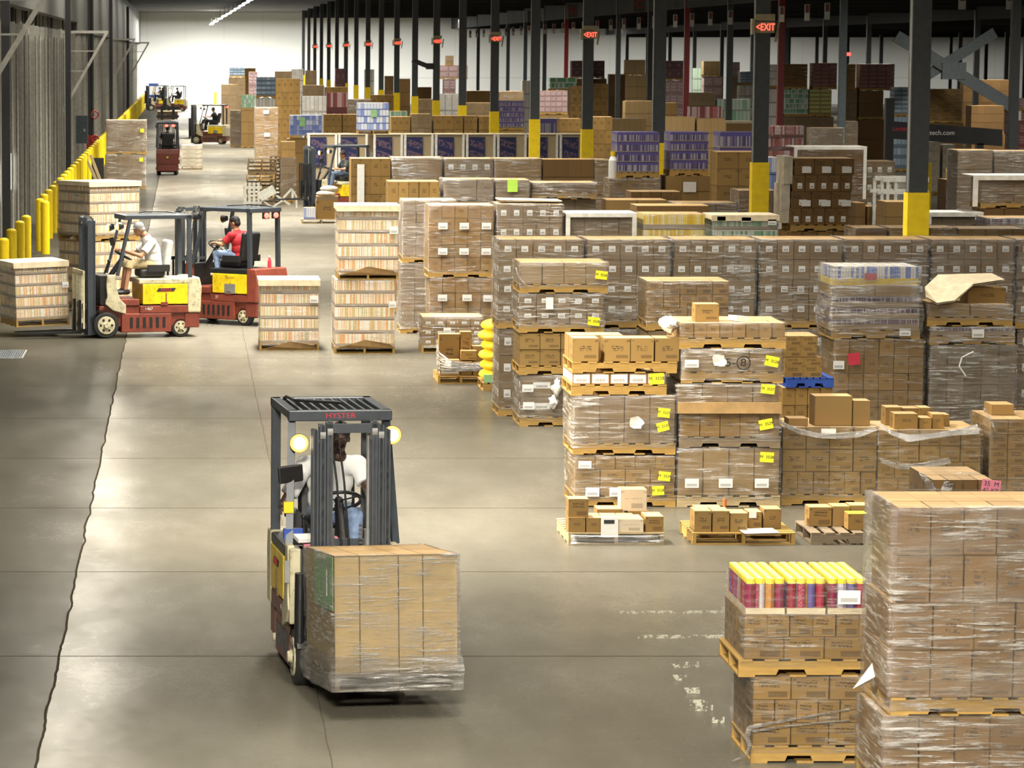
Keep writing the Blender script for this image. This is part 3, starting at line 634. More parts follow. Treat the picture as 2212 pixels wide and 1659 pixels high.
def load(Y, x0, x1, ytop, ybot, style, nx, nz, label, dp=1.05, pal='side', film=None, rz=0.0, stick=(), jag=None, palmat='wood', lid=None, cut=True, gap=.006, bulge=.0, cat='pallet load', zt=None, over=.0, name='pallet_load', fill=1.0, turn=.008):
    """one pallet with its cartons, film and tags; frame rows/columns give size and place of its front"""
    seedc[0] += 1; sd = seedc[0] * 3.7
    zb = 0.0 if ybot is None else max(0.0, zAt(ybot, Y))
    zt = zAt(ytop, Y) if zt is None else zt
    X0, X1 = xAt(x0, Y, (zb + zt) / 2), xAt(x1, Y, (zb + zt) / 2); w_ = X1 - X0; h_ = zt - zb
    t = thing(name, label, cat, ((X0 + X1) / 2, Y, zb), rz, GROUP[0])
    ph = 0
    if pal: inst('pallet', pallet_mesh(w_ + .02 + over, dp + .02, pal, palmat), t, (0, -.01, 0)); ph = PH
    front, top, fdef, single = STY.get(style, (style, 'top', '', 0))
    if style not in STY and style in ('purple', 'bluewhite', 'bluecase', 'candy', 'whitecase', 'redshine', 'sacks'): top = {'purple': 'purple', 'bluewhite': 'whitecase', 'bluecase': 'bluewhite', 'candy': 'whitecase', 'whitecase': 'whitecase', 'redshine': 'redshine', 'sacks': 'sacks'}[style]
    film = fdef if film is None else film
    nxs = nx if isinstance(nx, (list, tuple)) else [nx] * nz
    th = (h_ - ph) / nz
    if single and Y < 78 and sum(nxs) <= 60:
        dc = min(.38, dp / 2.6)
        for j in range(nz):
            n = nxs[j]; cw = w_ / n; off = jag[j] / sAt(Y) if jag else 0.0
            me = box_mesh(cw - gap, dc, th - .004, front, top)
            for i in range(n):
                inst('carton', me, t, (-w_ / 2 + cw * (i + .5) + off + random.uniform(-.003, .003), random.uniform(0, .012), ph + th * j), (0, 0, random.uniform(-turn, turn)))
            cm = MB().box(-w_ / 2 + .004 + off, w_ / 2 - .004 + off, dc + .014, dp, 0, th - .004, 0, 1, (n, 3, 1)).build('cartons_behind', [M[front], M[top]], t, (0, 0, ph + th * j))
            cm['kind'] = 'stuff'
    else:
        for j in range(nz):
            off = jag[j] / sAt(Y) if jag else 0.0
            MB().box(-w_ / 2 + off, w_ / 2 + off, 0, dp, 0, th - .006, 0, 1, (nxs[j], nxs[j], 1)).build('carton_tier' if single else 'tier', [M[front], M[top]], t, (0, random.uniform(0, .01), ph + th * j))
    lo = min(jag) / sAt(Y) if jag else 0; hi = max(jag) / sAt(Y) if jag else 0
    if film: film_hull(t, -w_ / 2 - .012 + lo, w_ / 2 + .012 + hi, -.012, dp + .012, .03 if pal and film == 'filmhi' else ph * .6, h_ + .004, film, sd, .012, bulge)
    if lid:
        MB().box(-w_ / 2 - .03, w_ / 2 + .03, -.03, dp + .03, h_ + .0, h_ + .012).box(-w_ / 2 - .03, w_ / 2 + .03, -.036, -.03, h_ - .09, h_ + .012).box(-w_ / 2 - .036, -w_ / 2 - .03, -.03, dp + .03, h_ - .07, h_ + .012).build('top_sheet', M[lid], t)
    for s in stick:
        px, py, pw, phh, kd = s[:5]
        sticker(t, xAt(px, Y, zt) - (X0 + X1) / 2, zAt(py, Y) - zb, pw / sAt(Y), phh / sAt(Y), kd, s[5] if len(s) > 5 else None, -.034 if film else -.012, s[6] if len(s) > 6 else 0)
    return t
def box(Y, x0, x1, ytop, ybot, mat, label, dp=.3, top='top', rz=0.0, name='cardboard_box', cat='box', n=(1, 1, 1), stick=()):
    zb = ybot[0] if isinstance(ybot, tuple) else (zAt(ybot, Y) if ybot is not None else 0); zt = zAt(ytop, Y); X0, X1 = xAt(x0, Y, zb), xAt(x1, Y, zb)
    o = inst(name, box_mesh(X1 - X0, dp, zt - zb, mat, top, n), None, ((X0 + X1) / 2, Y, zb), (0, 0, rz))
    tag(o, label, cat, GROUP[0])
    for s in stick:
        px, py, pw, phh, kd = s[:5]
        sticker(o, xAt(px, Y, zt) - (X0 + X1) / 2, zAt(py, Y) - zb, pw / sAt(Y), phh / sAt(Y), kd, s[5] if len(s) > 5 else None, -.004, s[6] if len(s) > 6 else 0)
    return o
def pallet(Y, x0, x1, zb, label, dp=1.0, kind='end', mat='wood', rz=0.0):
    X0, X1 = xAt(x0, Y, zb), xAt(x1, Y, zb)
    o = inst('wooden_pallet', pallet_mesh(X1 - X0, dp, kind, mat), None, ((X0 + X1) / 2, Y, zb), (0, 0, rz))
    return tag(o, label, 'pallet', GROUP[0])
def strand(pts, r, name, label, cat='plastic film', mat='filmrag', w2=None):
    """twisted rope or ribbon of plastic film"""
    b = MB()
    for a, c in zip(pts, pts[1:]): b.tube(a, c, r, r * .9, 7); b.ball(c, r, n=7)
    o = b.build(name, M[mat]); return tag(o, label, cat)
def crumple(name, loc, size, mat, parent=None, seed=0):
    b = MB().ball((0, 0, 0), 1.0, 18); V = []
    for p in b.v:
        k = .62 + .55 * noise.noise(p * 1.7 + Vector((seed, 3, 1))) + .3 * noise.noise(p * 4.1 + Vector((seed, 0, 7)))
        V.append(Vector((p.x * size[0] * k, p.y * size[1] * k, p.z * size[2] * k)))
    b.v = V
    return b.build(name, M[mat], parent, loc)
def drape(name, label, pts, wd, mat='filmhi'):
    """sagging sheet of loose film through the points"""
    V = []; n = len(pts)
    for i, p in enumerate(pts):
        k = .6 + .8 * noise.noise((p[0] * 3, p[2] * 5, i))
        V += [(p[0], p[1], p[2]), (p[0] + .02, p[1] - .03, p[2] - wd * k)]
    b = MB().add(V, [(2 * i, 2 * i + 1, 2 * i + 3, 2 * i + 2) for i in range(n - 1)], smooth=True)
    b.add([(x, y + .006, z) for x, y, z in V], [(2 * i + 2, 2 * i + 3, 2 * i + 1, 2 * i) for i in range(n - 1)], smooth=True)
    for a, c in zip(pts, pts[1:]): b.tube(a, c, .012, .012, 6)
    return tag(b.build(name, M[mat]), label, 'plastic film')
def rag(parent, lx, lz, w_, h_, y=-.04, mat='paper'):
    """torn scrap of white wrap hanging on a load"""
    b = MB(); V = [(0, 0, 0)]; n = 14
    for i in range(n):
        a = 2 * math.pi * i / n; k = .75 + .5 * random.random()
        V.append((w_ / 2 * k * math.cos(a), -.012 - .02 * random.random(), h_ / 2 * k * math.sin(a)))
    b.add(V, [(0, 1 + i, 1 + (i + 1) % n) for i in range(n)], smooth=True)
    b.add([(p[0] * .9, p[1] + .02, p[2] * .9) for p in V], [(0, 1 + (i + 1) % n, 1 + i) for i in range(n)], smooth=True)
    return b.build('torn_film', M[mat], parent, (lx, y, lz))
# ================================================================ right foreground
GROUP[0] = 'foreground pallet loads at the lower right'
YB = 24.6
load(YB, 1908, 2290, 1548, None, 'biglogo', 5, 2, 'lower wrapped load of the tall foreground stack, cut by the bottom right corner', dp=.95, film='filmhi')
load(YB, 1932, 2290, 1096, 1547, 'biglogo', [4, 4, 5, 5], 4, 'big shrink wrapped carton load on top of the foreground stack at the right edge', dp=.95, film='filmhi', jag=[-8, -6, 5, 2])
YC = gY(1648)
load(YC, 1626, 1955, 1462, None, 'bottom', [4, 7, 4], 3, 'lower brown carton load under the yellow lidded canisters, loose film at its corner', film='filmlow', dp=.95)
load(YC, 1606, 1955, 1327, 1462, 'bottom', [4, 7], 2, 'upper brown carton load carrying the trays of yellow lidded canisters', film='filmlow', dp=.95, over=.05)
# trays of canisters
GROUP[0] = 'trays of yellow lidded canisters'
lidm = plain('lid_yellow', (.9, .74, .03), .35, var=.03); lidtop = plain('lid_top_lit', (.92, .9, .68), .3, var=.03)  # pale tops of translucent lids, with the blown highlight put into their colour
cans = [stripes('canister_wrap_%d' % i, cs, 3, None, None) for i, cs in enumerate(([(.28, .01, .03), (.36, .02, .05), (.25, .01, .06)], [(.6, .58, .6), (.36, .02, .06), (.5, .45, .55)], [(.3, .02, .05), (.55, .25, .04), (.1, .09, .3)]))]
zt0 = zAt(1327, YC); cm = []
for cmat in cans:
    b = MB(); n = 14; V = []
    for i in range(n):
        a = 2 * math.pi * i / n; V += [(.0345 * math.cos(a), .0345 * math.sin(a), 0), (.0345 * math.cos(a), .0345 * math.sin(a), .2)]
    b.add(V, [(2 * i, 2 * ((i + 1) % n), 2 * ((i + 1) % n) + 1, 2 * i + 1) for i in range(n)], 0, [[(i / n, 0), ((i + 1) / n, 0), ((i + 1) / n, 1), (i / n, 1)] for i in range(n)], True)
    cm.append(b.mesh('canister', [cmat]))
lb = MB().tube((0, 0, .195), (0, 0, .235), .034, n=14, cap=False).tube((0, 0, .235), (0, 0, .239), .034, .03, 14, cap=False)
lb.ball((0, 0, .236), (.031, .031, .003), 14, 1)
lidme = lb.mesh('lid', [lidm, lidtop])
for k, (x0, x1, lab) in enumerate(((1611, 1695, 'leftmost tray of yellow lidded canisters'), (1700, 1783, 'middle tray of yellow lidded canisters'), (1788, 1871, 'right tray of yellow lidded canisters, with a barcode'))):
    X0, X1 = xAt(x0, YC, zt0), xAt(x1, YC, zt0); W_ = X1 - X0
    t = thing('canister_tray', lab + ' on top of the carton load', 'tray of canisters', ((X0 + X1) / 2, YC, zt0), 0, GROUP[0])
    MB().box(-W_ / 2, W_ / 2, .0, .94, 0, .045, 0, 1).build('tray', [M['boardpale'], M['board']], t)
    for j in range(12):
        for i in range(4):
            c = inst('canister', cm[(i * 7 + j * 5 + k * 3 + i * j) % 3], t, (-W_ / 2 + W_ * (i + .5) / 4, .04 + .0735 * j, .02), (0, 0, random.random() * 6))
            inst('lid', lidme, c)
    film_hull(t, -W_ / 2 - .004, W_ / 2 + .004, -.008, .95, .0, .25, 'filmlow', k * 9, .004)
    if k == 2: sticker(t, xAt(1832, YC, zt0) - (X0 + X1) / 2, zAt(1289, YC) - zt0, .16, .1, 'w')
GROUP[0] = None
Yc = YC - .04
def P(px, py, Y): return (xAt(px, Y, zAt(py, Y)), Y, zAt(py, Y))
b = MB()
for a, c, r in (((1618, 1572), (1700, 1556), .016), ((1700, 1556), (1836, 1532), .01), ((1625, 1580), (1720, 1566), .01), ((1720, 1566), (1836, 1556), .008), ((1620, 1572), (1613, 1592), .022), ((1613, 1592), (1620, 1612), .02), ((1620, 1612), (1612, 1632), .014), ((1612, 1632), (1582, 1644), .007)):
    b.tube(P(*a, Yc), P(*c, Yc), r, r * .8, 8)
tag(b.build('loose_film_tail', M['filmrag']), 'twisted white film tail hanging from the lower canister stack to the floor', 'plastic film')
b = MB(); p0, p1, p2 = P(1842, 1488, YB - .02), P(1890, 1462, YB + .03), P(1884, 1432, YB + .03)
b.add([p0, p1, p2, (p1[0], p1[1] + .12, p1[2] - .05)], [(0, 1, 2), (0, 3, 1)]); tag(b.build('film_flap', M['paper']), 'white flap of film sticking out left below the big foreground load', 'plastic film')
# ================================================================ middle right stacks, first row
YE = gY(1095)
GROUP[0] = 'pallet loads in the first stacked row'
YT = lambda px, py, s, w_=26, h_=20, tl=.1: (px, py, w_, h_, 'y', s, tl)
WL = lambda px, py, w_=30, h_=20: (px, py, w_, h_, 'w')
load(YE, 1242, 1458, 985, None, 'brand', [4, 4, 5], 3, 'bottom load of the first row left stack, wrapped brown cartons with two yellow tags', film='film', stick=[YT(1435, 1028, 'M  3529'), YT(1422, 1059, 'M  3528', tl=-.05), WL(1280, 1062), WL(1332, 1062), WL(1263, 1003, 28, 16)])
t = load(YE, 1240, 1458, 855, 982, 'grey', [4, 4], 2, 'second load of the first row left stack, wrapped, torn white film on its front', film='film', stick=[YT(1434, 891, 'M  3529'), YT(1432, 921, 'M  3530', tl=-.25)])
rag(t, .12, .36, .17, .14); 
load(YE, 1236, 1438, 806, 855, 'white', 5, 1, 'low layer of five cartons with big white labels in the first row left stack', stick=[YT(1418, 818, 'M  3528', 32, 24, -.06)])
pallet(YE - .01, 1236, 1462, zAt(806, YE), 'wooden pallet under the four big branded boxes, top of the first row left stack', 1.05, 'side')
GROUP[0] = 'branded boxes on the first row left stack'
zp = zAt(806, YE) + PH; yb = 784
for x0, x1, lab in ((1237, 1293, 'leftmost'), (1306, 1361, 'second from left'), (1362, 1412, 'third from left'), (1415, 1467, 'rightmost')):
    box(YE + .02, x0, x1, 731, (zp,), 'brand', 'big branded brown box, %s of four on the first row left stack' % lab, .42)
box(YE + .52, 1228, 1345, 724, (zp,), 'plain', 'long flat brown box lying behind the four branded boxes', .45)
GROUP[0] = 'pallet loads in the first stacked row'
t = load(YE, 1464, 1684, 968, None, 'tallpale', [4], 1, 'bottom load of the second stack, tall wrapped plain cartons with three white labels', film='film', stick=[YT(1656, 987, 'M  3528', 30, 22, .06), WL(1495, 1043), WL(1568, 1043), WL(1646, 1043)], palmat='woodpale')
load(YE, 1469, 1684, 894, 968, 'logo', 5, 1, 'second load of the second stack, five logo cartons on a grey pallet', film='film', stick=[YT(1654, 916, 'M  3529', 30, 22, -.2)], palmat='woodgrey')
load(YE, 1463, 1680, 829, 893, 'grey', 4, 1, 'third load of the second stack, wrapped over a brown slip tray', film='film', pal=None, stick=[YT(1658, 840, 'M  3527', 30, 20)])
MBt = MB().box(-.58, .58, -.045, .0, .0, .12).box(-.58, .58, -.045, 1.08, -.004, .0).build('tray_lip', M['board'], None)
tag(MBt, 'brown cardboard slip tray edge under the third load of the second stack', 'tray'); MBt.location = ((xAt(1463, YE) + xAt(1684, YE)) / 2, YE - .0, zAt(893, YE) + .006)
t = load(YE, 1474, 1690, 754, 828, 'tallpale', 3, 1, 'fourth load of the second stack, silvery wrap with black handwriting and a white patch', film='filmhi', stick=[YT(1667, 780, 'M  3528', 30, 22, .2), WL(1494, 785, 30, 17)])
rag(t, xAt(1553, YE, 2) - t.location.x, zAt(778, YE) - t.location.z, .16, .14)
inst('handwriting', text_mesh('5-', .13, M['ink']), t, (xAt(1578, YE, 2) - t.location.x, -.04, zAt(783, YE) - t.location.z), FRONT, (1.2, 1, 1))
inst('handwriting', text_mesh('8', .12, M['ink']), t, (xAt(1606, YE, 2) - t.location.x, -.04, zAt(783, YE) - t.location.z), FRONT, (1.2, 1, 1))
MB().torus((0, 0, 0), .075, .007, (0, 1, 0), 20, 6).build('handwriting', M['ink'], t, (xAt(1606, YE, 2) - t.location.x, -.045, zAt(783, YE) - t.location.z))
load(YE, 1470, 1696, 697, 754, 'logo', 8, 1, 'top load of the second stack, low row of eight cartons with a bulging film end', film='filmlow')
GROUP[0] = None
box(YE + .15, 1502, 1553, 657, (zAt(697, YE),), 'brand', 'single brown box standing alone on top of the second stack', .3)
o = crumple('film_bundle', (xAt(1450, YE, 2), YE + .2, zAt(703, YE)), (.14, .3, .13), 'paper', None, 3); tag(o, 'white bundle of film at the left end of the second stack top load', 'plastic film')
o = MB().obox((0, 0, 0), (.16, .22, .06), (0, .1, .3)).build('paper_scrap', M['paper']); o.location = (xAt(1604, YE, 2), YE + .3, zAt(692, YE)); tag(o, 'crumpled white paper on top of the second stack', 'paper')
GROUP[0] = 'pallet loads in the first stacked row'
YE3 = YE + .15
load(YE3, 1690, 1893, 922, None, 'brand', [6, 4, 4], 3, 'third stack load, brown mixed cartons in loose film with a white label high up', film='filmlow', stick=[WL(1789, 936, 32, 22)])
load(YE3, 1896, 2118, 928, None, 'brand', [5, 6, 5, 5], 4, 'fourth stack load, brown mixed cartons in sagging film right of the third stack', film='filmlow')
load(YE3, 2138, 2330, 905, None, 'logobar', [5, 5, 5, 5, 5], 5, 'fifth stack load at the right edge, dark brown cartons with film at its top corner', film='filmlow')
GROUP[0] = 'loose boxes on top of the first row'
for a in ((1759, 1840, 856, 922, 'plain', 'large plain brown box standing on the third stack', .35), (1842, 1879, 866, 922, 'plain', 'tall narrow brown box right of the large plain box', .3),
          (1703, 1745, 904, 922, 'plain', 'low pale box at the left end of the third stack', .3), (1757, 1822, 914, 922, 'plain', 'flat box under the large plain box on the third stack', .34)):
    if a[5].startswith('flat'): continue
    box(YE3 + .12, a[0], a[1], a[2], (zAt(922, YE3),), a[4], a[5], a[6])
for a in ((1913, 1948, 880, 928, .5, 'back left'), (1949, 1985, 882, 928, .55, 'back middle'), (1986, 2010, 881, 928, .5, 'back right'), (1932, 1982, 894, 928, .08, 'front left, largest'), (1986, 2012, 903, 928, .1, 'front middle'), (2014, 2038, 895, 928, .12, 'front right'), (2040, 2051, 896, 928, .4, 'small one at the right end')):
    box(YE3 + a[4], a[0], a[1], a[2], (zAt(928, YE3),), 'logo', 'brown box on the fourth stack pile, %s' % a[5], .3)
box(YE3 + .45, 2142, 2190, 874, (zAt(905, YE3),), 'plain', 'brown box on top of the fifth stack at the right edge', .4)
# dark box with a plastic strap and a pink tag behind the big foreground load
GROUP[0] = None
YS = 30.0
t = load(YS, 2010, 2140, 1036, None, 'small', [4, 4, 4], 3, 'dark open carton load with film band and pink tag behind the foreground load', dp=1.0)
for k_, pp in enumerate((((1992, 1020), (2004, 1042), (2018, 1066)), ((2036, 1066), (2048, 1040), (2062, 1024), (2084, 1019), (2118, 1022)))):
    Vs = []
    for px_, py_ in pp:
        q = P(px_, py_, YS - .06 + (.5 if py_ < 1030 else 0)); Vs += [(q[0] - t.location.x - .03, q[1] - YS, q[2]), (q[0] - t.location.x + .05, q[1] - YS - .02, q[2] - .02)]
    bb = MB().add(Vs, [(2 * i, 2 * i + 1, 2 * i + 3, 2 * i + 2) for i in range(len(pp) - 1)], smooth=True); bb.build('film_band', M['filmrag'], t)
sticker(t, xAt(2134, YS, 1) - t.location.x, zAt(1052, YS), .16, .13, 'k', '35  M\n45 KB', -.05, .12)
# ================================================================ low pallets in front of the first row
YP = gY(1177)
GROUP[0] = 'low open pallets on the aisle floor'
pallet(YP, 1228, 1434, 0, 'wooden pallet with clear film around its front, left of the three low pallets', 1.2, 'end', 'woodpale')
pallet(YP, 1496, 1717, 0, 'half empty wooden pallet with dark boxes, middle of the three low pallets', 1.0, 'end')
pallet(YP, 1752, 1960, 0, 'dark slatted pallet beside the foreground load, right of the three low pallets', 1.0, 'side', 'woodgrey')
o = film_hull(None, xAt(1236, YP), xAt(1434, YP), YP - .03, YP + .2, .01, .1, 'filmhi', 5, .01); tag(o, 'clear film wound around the left low pallet front', 'plastic film')
GROUP[0] = 'boxes on the left low pallet'
yp = (PH,)
for a in ((1228, 1264, 1118, 0, 'logo', 'front row first from the left', .32), (1266, 1300, 1119, 0, 'logo', 'front row second', .32), (1336, 1390, 1122, 0, 'cream', 'pale cream box in the front row', .42), (1394, 1433, 1116, .02, 'logobar', 'front row rightmost, with a code block', .4),
          (1302, 1333, 1120, .02, 'logo', 'front row third, behind the white sheet', .3)):
    box(YP + .02 + a[3], a[0], a[1], a[2], yp, a[4], 'brown box on the left low pallet, %s' % a[5] if a[4] != 'cream' else 'pale cream box in the front row of the left low pallet', a[6])
for i, (x0, x1) in enumerate(((1228, 1262), (1264, 1298), (1300, 1334), (1336, 1372))):
    box(YP + .47, x0, x1, 1116, yp, 'logo', 'brown box in the second row of the left low pallet, %s from the left' % ordn(i), .32)
for i, (x0, x1) in enumerate(((1228, 1270), (1290, 1345), (1356, 1402))):
    box(YP + .82, x0, x1, (1112, 1100, 1104)[i], yp, 'logo', 'brown box in the back row of the left low pallet, %s from the left' % ordn(i), .34)
box(YP + .04, 1228, 1271, 1078, (zAt(1118.5, YP + .02),), 'logobar', 'box standing on the left front boxes of the left low pallet', .26)
box(YP + .84, 1341, 1397, 1058, (zAt(1104, YP + .82),), 'cream', 'pale box with a barcode standing high on the left low pallet', .3)
o = MB().box(-.09, .09, -.004, 0, -.01, .19).box(-.09, .09, -.004, .1, .19, .193).box(-.06, .05, -.006, -.004, .13, .17, 1).build('label_sheet', [M['paper'], M['ink']]); o.location = (xAt(1318, YP), YP - .0, zAt(1158, YP)); tag(o, 'white printed sheet hanging over the boxes of the left low pallet', 'paper')
GROUP[0] = 'boxes on the middle low pallet'
for i, (x0, x1, y1, m_, lab) in enumerate(((1500, 1536, 1104, 'brand', 'left front'), (1539, 1575, 1104, 'brand', 'second from the left'), (1577, 1614, 1109, 'brand', 'centre front'))):
    box(YP + .05, x0, x1, y1, (PH,), m_, 'squat brown box with printed line on middle low pallet, %s' % lab, .36)
for x0, x1, y1, m_, lab, dy in ((1616, 1645, 1106, 'logobar', 'brown box with a white slip on the middle low pallet', .35), (1650, 1687, 1100, 'logo', 'taller brown box at the right end of the middle low pallet', .3), (1503, 1560, 1098, 'plain', 'brown box behind the left front box of the middle low pallet', .55)):
    box(YP + dy, x0, x1, y1, (PH,), m_, lab, .32, stick=[(1626, 1112, 16, 14, 'p')] if 'slip' in lab else ())
o = MB().box(-.18, .2, -.1, .12, 0, .004).build('paper_sheet', M['paper'], None, (xAt(1640, YP), YP + .02, .14), (0.1, 0, .2)); tag(o, 'white paper sheet lying on the edge of the middle low pallet', 'paper')
o = MB().tube((0, 0, 0), (0, 0, .13), .02).build('orange_marker', plain('marker_orange', (.85, .16, .03), .5)); o.location = (xAt(1567, YE - .3), YE - .3, 0); tag(o, 'small orange post in front of the second stack base', 'marker')
GROUP[0] = 'boxes on the right low pallet'
for x0, x1, y1, m_, lab, dy, d_ in ((1748, 1796, 1096, 'logobar', 'tan box with printed front at the left of the right low pallet', .5, .3), (1798, 1835, 1094, 'plain', 'plain tan box beside the printed one on the right low pallet', .5, .3), (1836, 1880, 1092, 'plain', 'tan box half hidden by the big foreground load', .55, .3),
                            (1832, 1874, 1110, 'logo', 'small yellow topped box in front on the right low pallet', .2, .25)):
    box(YP + dy, x0, x1, y1, (PH,), m_, lab, d_, top='yellowtag' if 'yellow' in lab else 'top')
GROUP[0] = None
# ================================================================ second row of stacks (behind the first)
GROUP[0] = 'pallet loads in the second stacked row'
YF1 = gY(921)
t = load(YF1, 1124, 1303, 811, None, 'label', [2, 2], 2, 'bottom load of the narrow stack, grey wrap, two white labels and torn film', film='film', stick=[WL(1140, 838, 24, 16), WL(1142, 876, 24, 16)])
for q, (dx, dz, sx, sz) in enumerate(((.02, .06, .09, .17), (-.02, -.14, .09, .12))): crumple('torn_film', (xAt(1200, YF1, 1) - t.location.x + dx, -.05, zAt(846, YF1) + dz), (sx, .05, sz), 'paper', t, q * 5)
load(YF1, 1122, 1300, 720, 810, 'brand', [4, 4], 2, 'second load of the narrow stack, branded brown cartons without film', film='')
t = load(YF1, 1122, 1304, 634, 719, 'label', [5, 5], 2, 'third load of the narrow stack, wrapped, with a hanging white slip and yellow tag', film='film', stick=[YT(1283, 694, 'M  3528', 26, 18), (1187, 655, 16, 26, 'p')])
load(YF1, 1124, 1312, 567, 634, 'tallpale', 4, 1, 'top load of the narrow stack, low and wrapped, with a yellow tag at right', film='film', stick=[YT(1299, 594, 'M  3528', 26, 18, .12)])
# long two-high row of label cartons
YG = gY(899)
names = ['leftmost, half hidden by the narrow stack', 'second from the left', 'third from the left', 'fourth from the left', 'fifth from the left', 'sixth from the left', 'rightmost, cut by the right edge']
spans = [(1078, 1257), (1268, 1446), (1455, 1631), (1643, 1818), (1826, 2002), (2012, 2188), (2197, 2380)]
GROUP[0] = 'long two-high row of cartons with white labels'
for i, (x0, x1) in enumerate(spans):
    load(YG, x0, x1, 711, None, 'label', 5, 3, 'lower load of the long label carton row, %s' % names[i].replace('leftmost, half hidden by the narrow stack', 'leftmost, seen as a thin strip'), film='film', dp=1.0)
    load(YG, x0, x1, 517, 710, 'label', 5, 4, 'upper load of the long label carton row, %s' % names[i], film='film', dp=1.0, jag=[1, -1, 1, 0] if i % 2 else [-1, 1, -1, 1])
GROUP[0] = 'stacks between the first row and the long label row'
YF2 = YG - 2.2
load(YF2, 1398, 1574, 714, None, 'grey', 4, 3, 'hidden lower load under the brown code cartons behind the second stack', film='')
load(YF2, 1398, 1574, 607, 714, 'bottom', [4, 5, 5], 3, 'brown code cartons in film on a pallet tilted left, behind the second stack', film='filmlow', dp=1.0)
YF5 = YG - 4.5
load(YF5, 1690, 1798, 837, None, 'logo', [4, 4, 4], 3, 'dark brown cartons under the blue pallet', dp=1.1, pal='side')
load(YF5, 1697, 1775, 690, None, 'grey', 1, 1, 'x', dp=.1) if False else None
pallet(YF5 - .02, 1698, 1801, zAt(837, YF5), 'bright blue wooden pallet between the stacks', 1.1, 'side', 'woodblue')
zz5 = zAt(837, YF5) + PH
GROUP[0] = 'box layers on the blue pallet'
for i, (x0, x1, ya, yb_, lab) in enumerate(((1696, 1775, 789, 813, 'lowest'), (1696, 1775, 772, 789, 'second'), (1696, 1764, 746, 771, 'third'), (1696, 1766, 726, 746, 'topmost'))):
    box(YF5 + .03, x0, x1, ya, yb_ if i else 815, 'bottom', 'flat tan box layer on the blue pallet, %s' % lab, .7, n=(2, 2, 1))
GROUP[0] = 'stacks between the first row and the long label row'
load(YF5 + .9, 1650, 1763, 690, 730, 'brand', 4, 1, 'tan boxes on a pallet peeping out right of the second stack top', dp=.8, pal=None) if False else None
YF3 = YG - 2.4
load(YF3, 1801, 1994, 733, None, 'logo', [6, 6, 6, 6, 6], 5, 'tall brown logo carton load with a red tag, under the white candy load', film='filmlow', stick=[(1845, 775, 26, 26, 'r', None, -.1), WL(1812, 788, 24, 18)])
t = load(YF3, 1799, 1986, 640, 733, 'darkcans', 4, 3, 'dark canned goods in trays under the white and blue candy packs', film='filmhi', bulge=.05, stick=[WL(1956, 717, 24, 16)])
load(YF3, 1797, 1984, 616, 640, 'plain', 2, 1, 'crumpled cardboard layer between the dark cans and the candy packs', pal=None, film='filmhi')
load(YF3 + .03, 1799, 1984, 575, 616, 'candy', 3, 1, 'white and blue packs over yellow ones, topmost on the wrapped tower', pal=None, film='filmhi', bulge=.03, dp=.95, stick=[(1880, 597, 26, 14, 'r')])
YF4 = YG - 2.4
load(YF4, 2008, 2193, 745, None, 'grey', [4, 5, 5, 5], 4, 'big dark wrapped load below the open flap stack, a strand of film on it', film='filmhi')
load(YF4, 2010, 2190, 706, 745, 'darkcans', 4, 1, 'thin dark wrapped layer with a white label in the open flap stack', film='filmhi', stick=[WL(2112, 720, 26, 18)])
load(YF4, 2005, 2185, 657, 705, 'tallpale', 2, 1, 'grey wrapped layer under the open cardboard flap', film='film')
GROUP[0] = None
box(YF4 + .3, 2090, 2172, 622, 657, 'logo', 'brown carton peeping out beneath the big open cardboard flap', .5)
b = MB(); zf = zAt(657, YF4)
Xf = lambda p: xAt(p, YF4, 2.2)
V = [(Xf(1998), YF4 - .1, zAt(640, YF4)), (Xf(2022), YF4 - .12, zAt(653, YF4)), (Xf(2062), YF4 - .05, zAt(648, YF4)), (Xf(2105), YF4 + .05, zAt(614, YF4)), (Xf(2180), YF4 + .25, zAt(606, YF4)), (Xf(2176), YF4 + .95, zAt(599, YF4)), (Xf(2055), YF4 + .85, zAt(601, YF4)), (Xf(2015), YF4 + .5, zAt(625, YF4))]
b.add(V, [(0, 1, 7), (1, 2, 7), (2, 3, 6, 7), (3, 4, 5, 6)]); b.add([(x, y, z - .02) for x, y, z in V], [(7, 1, 0), (7, 2, 1), (7, 6, 3, 2), (6, 5, 4, 3)])
tag(b.build('cardboard_flap', M['boardpale']), 'large bent open cardboard flap on top of the stack near the right edge', 'cardboard flap')
b = MB(); pts = [P(2103, 760, YF4 - .07), P(2078, 772, YF4 - .07), P(2072, 792, YF4 - .07), P(2086, 812, YF4 - .07)]
for a, c in zip(pts, pts[1:]): b.tube(a, c, .012, .01, 7)
tag(b.build('film_strand', M['paper']), 'white strand of film hanging on the big dark wrapped load', 'plastic film')

for pts, lab in ((((1688, 912), (1720, 926), (1760, 936), (1800, 938), (1850, 934), (1892, 926)), 'sagging film edge across the front of the third stack'),
                 (((1896, 912), (1925, 932), (1960, 940), (2010, 938), (2060, 930), (2112, 918)), 'sagging film edge across the front of the fourth stack'),
                 (((1900, 990), (1940, 1004), (1990, 1002), (2050, 990)), 'lower twisted film line on the front of the fourth stack'),
                 (((2124, 880), (2140, 905), (2150, 930)), 'film hanging from the corner of the fifth stack')):
    drape('loose_film', lab, [P(px, py, YE3 - .05) for px, py in pts], .09)
drape('loose_film', 'loose film corner hanging on the narrow stack top load', [P(px, py, YF1 - .05) for px, py in ((1114, 578), (1118, 592), (1126, 604), (1134, 612))], .06)
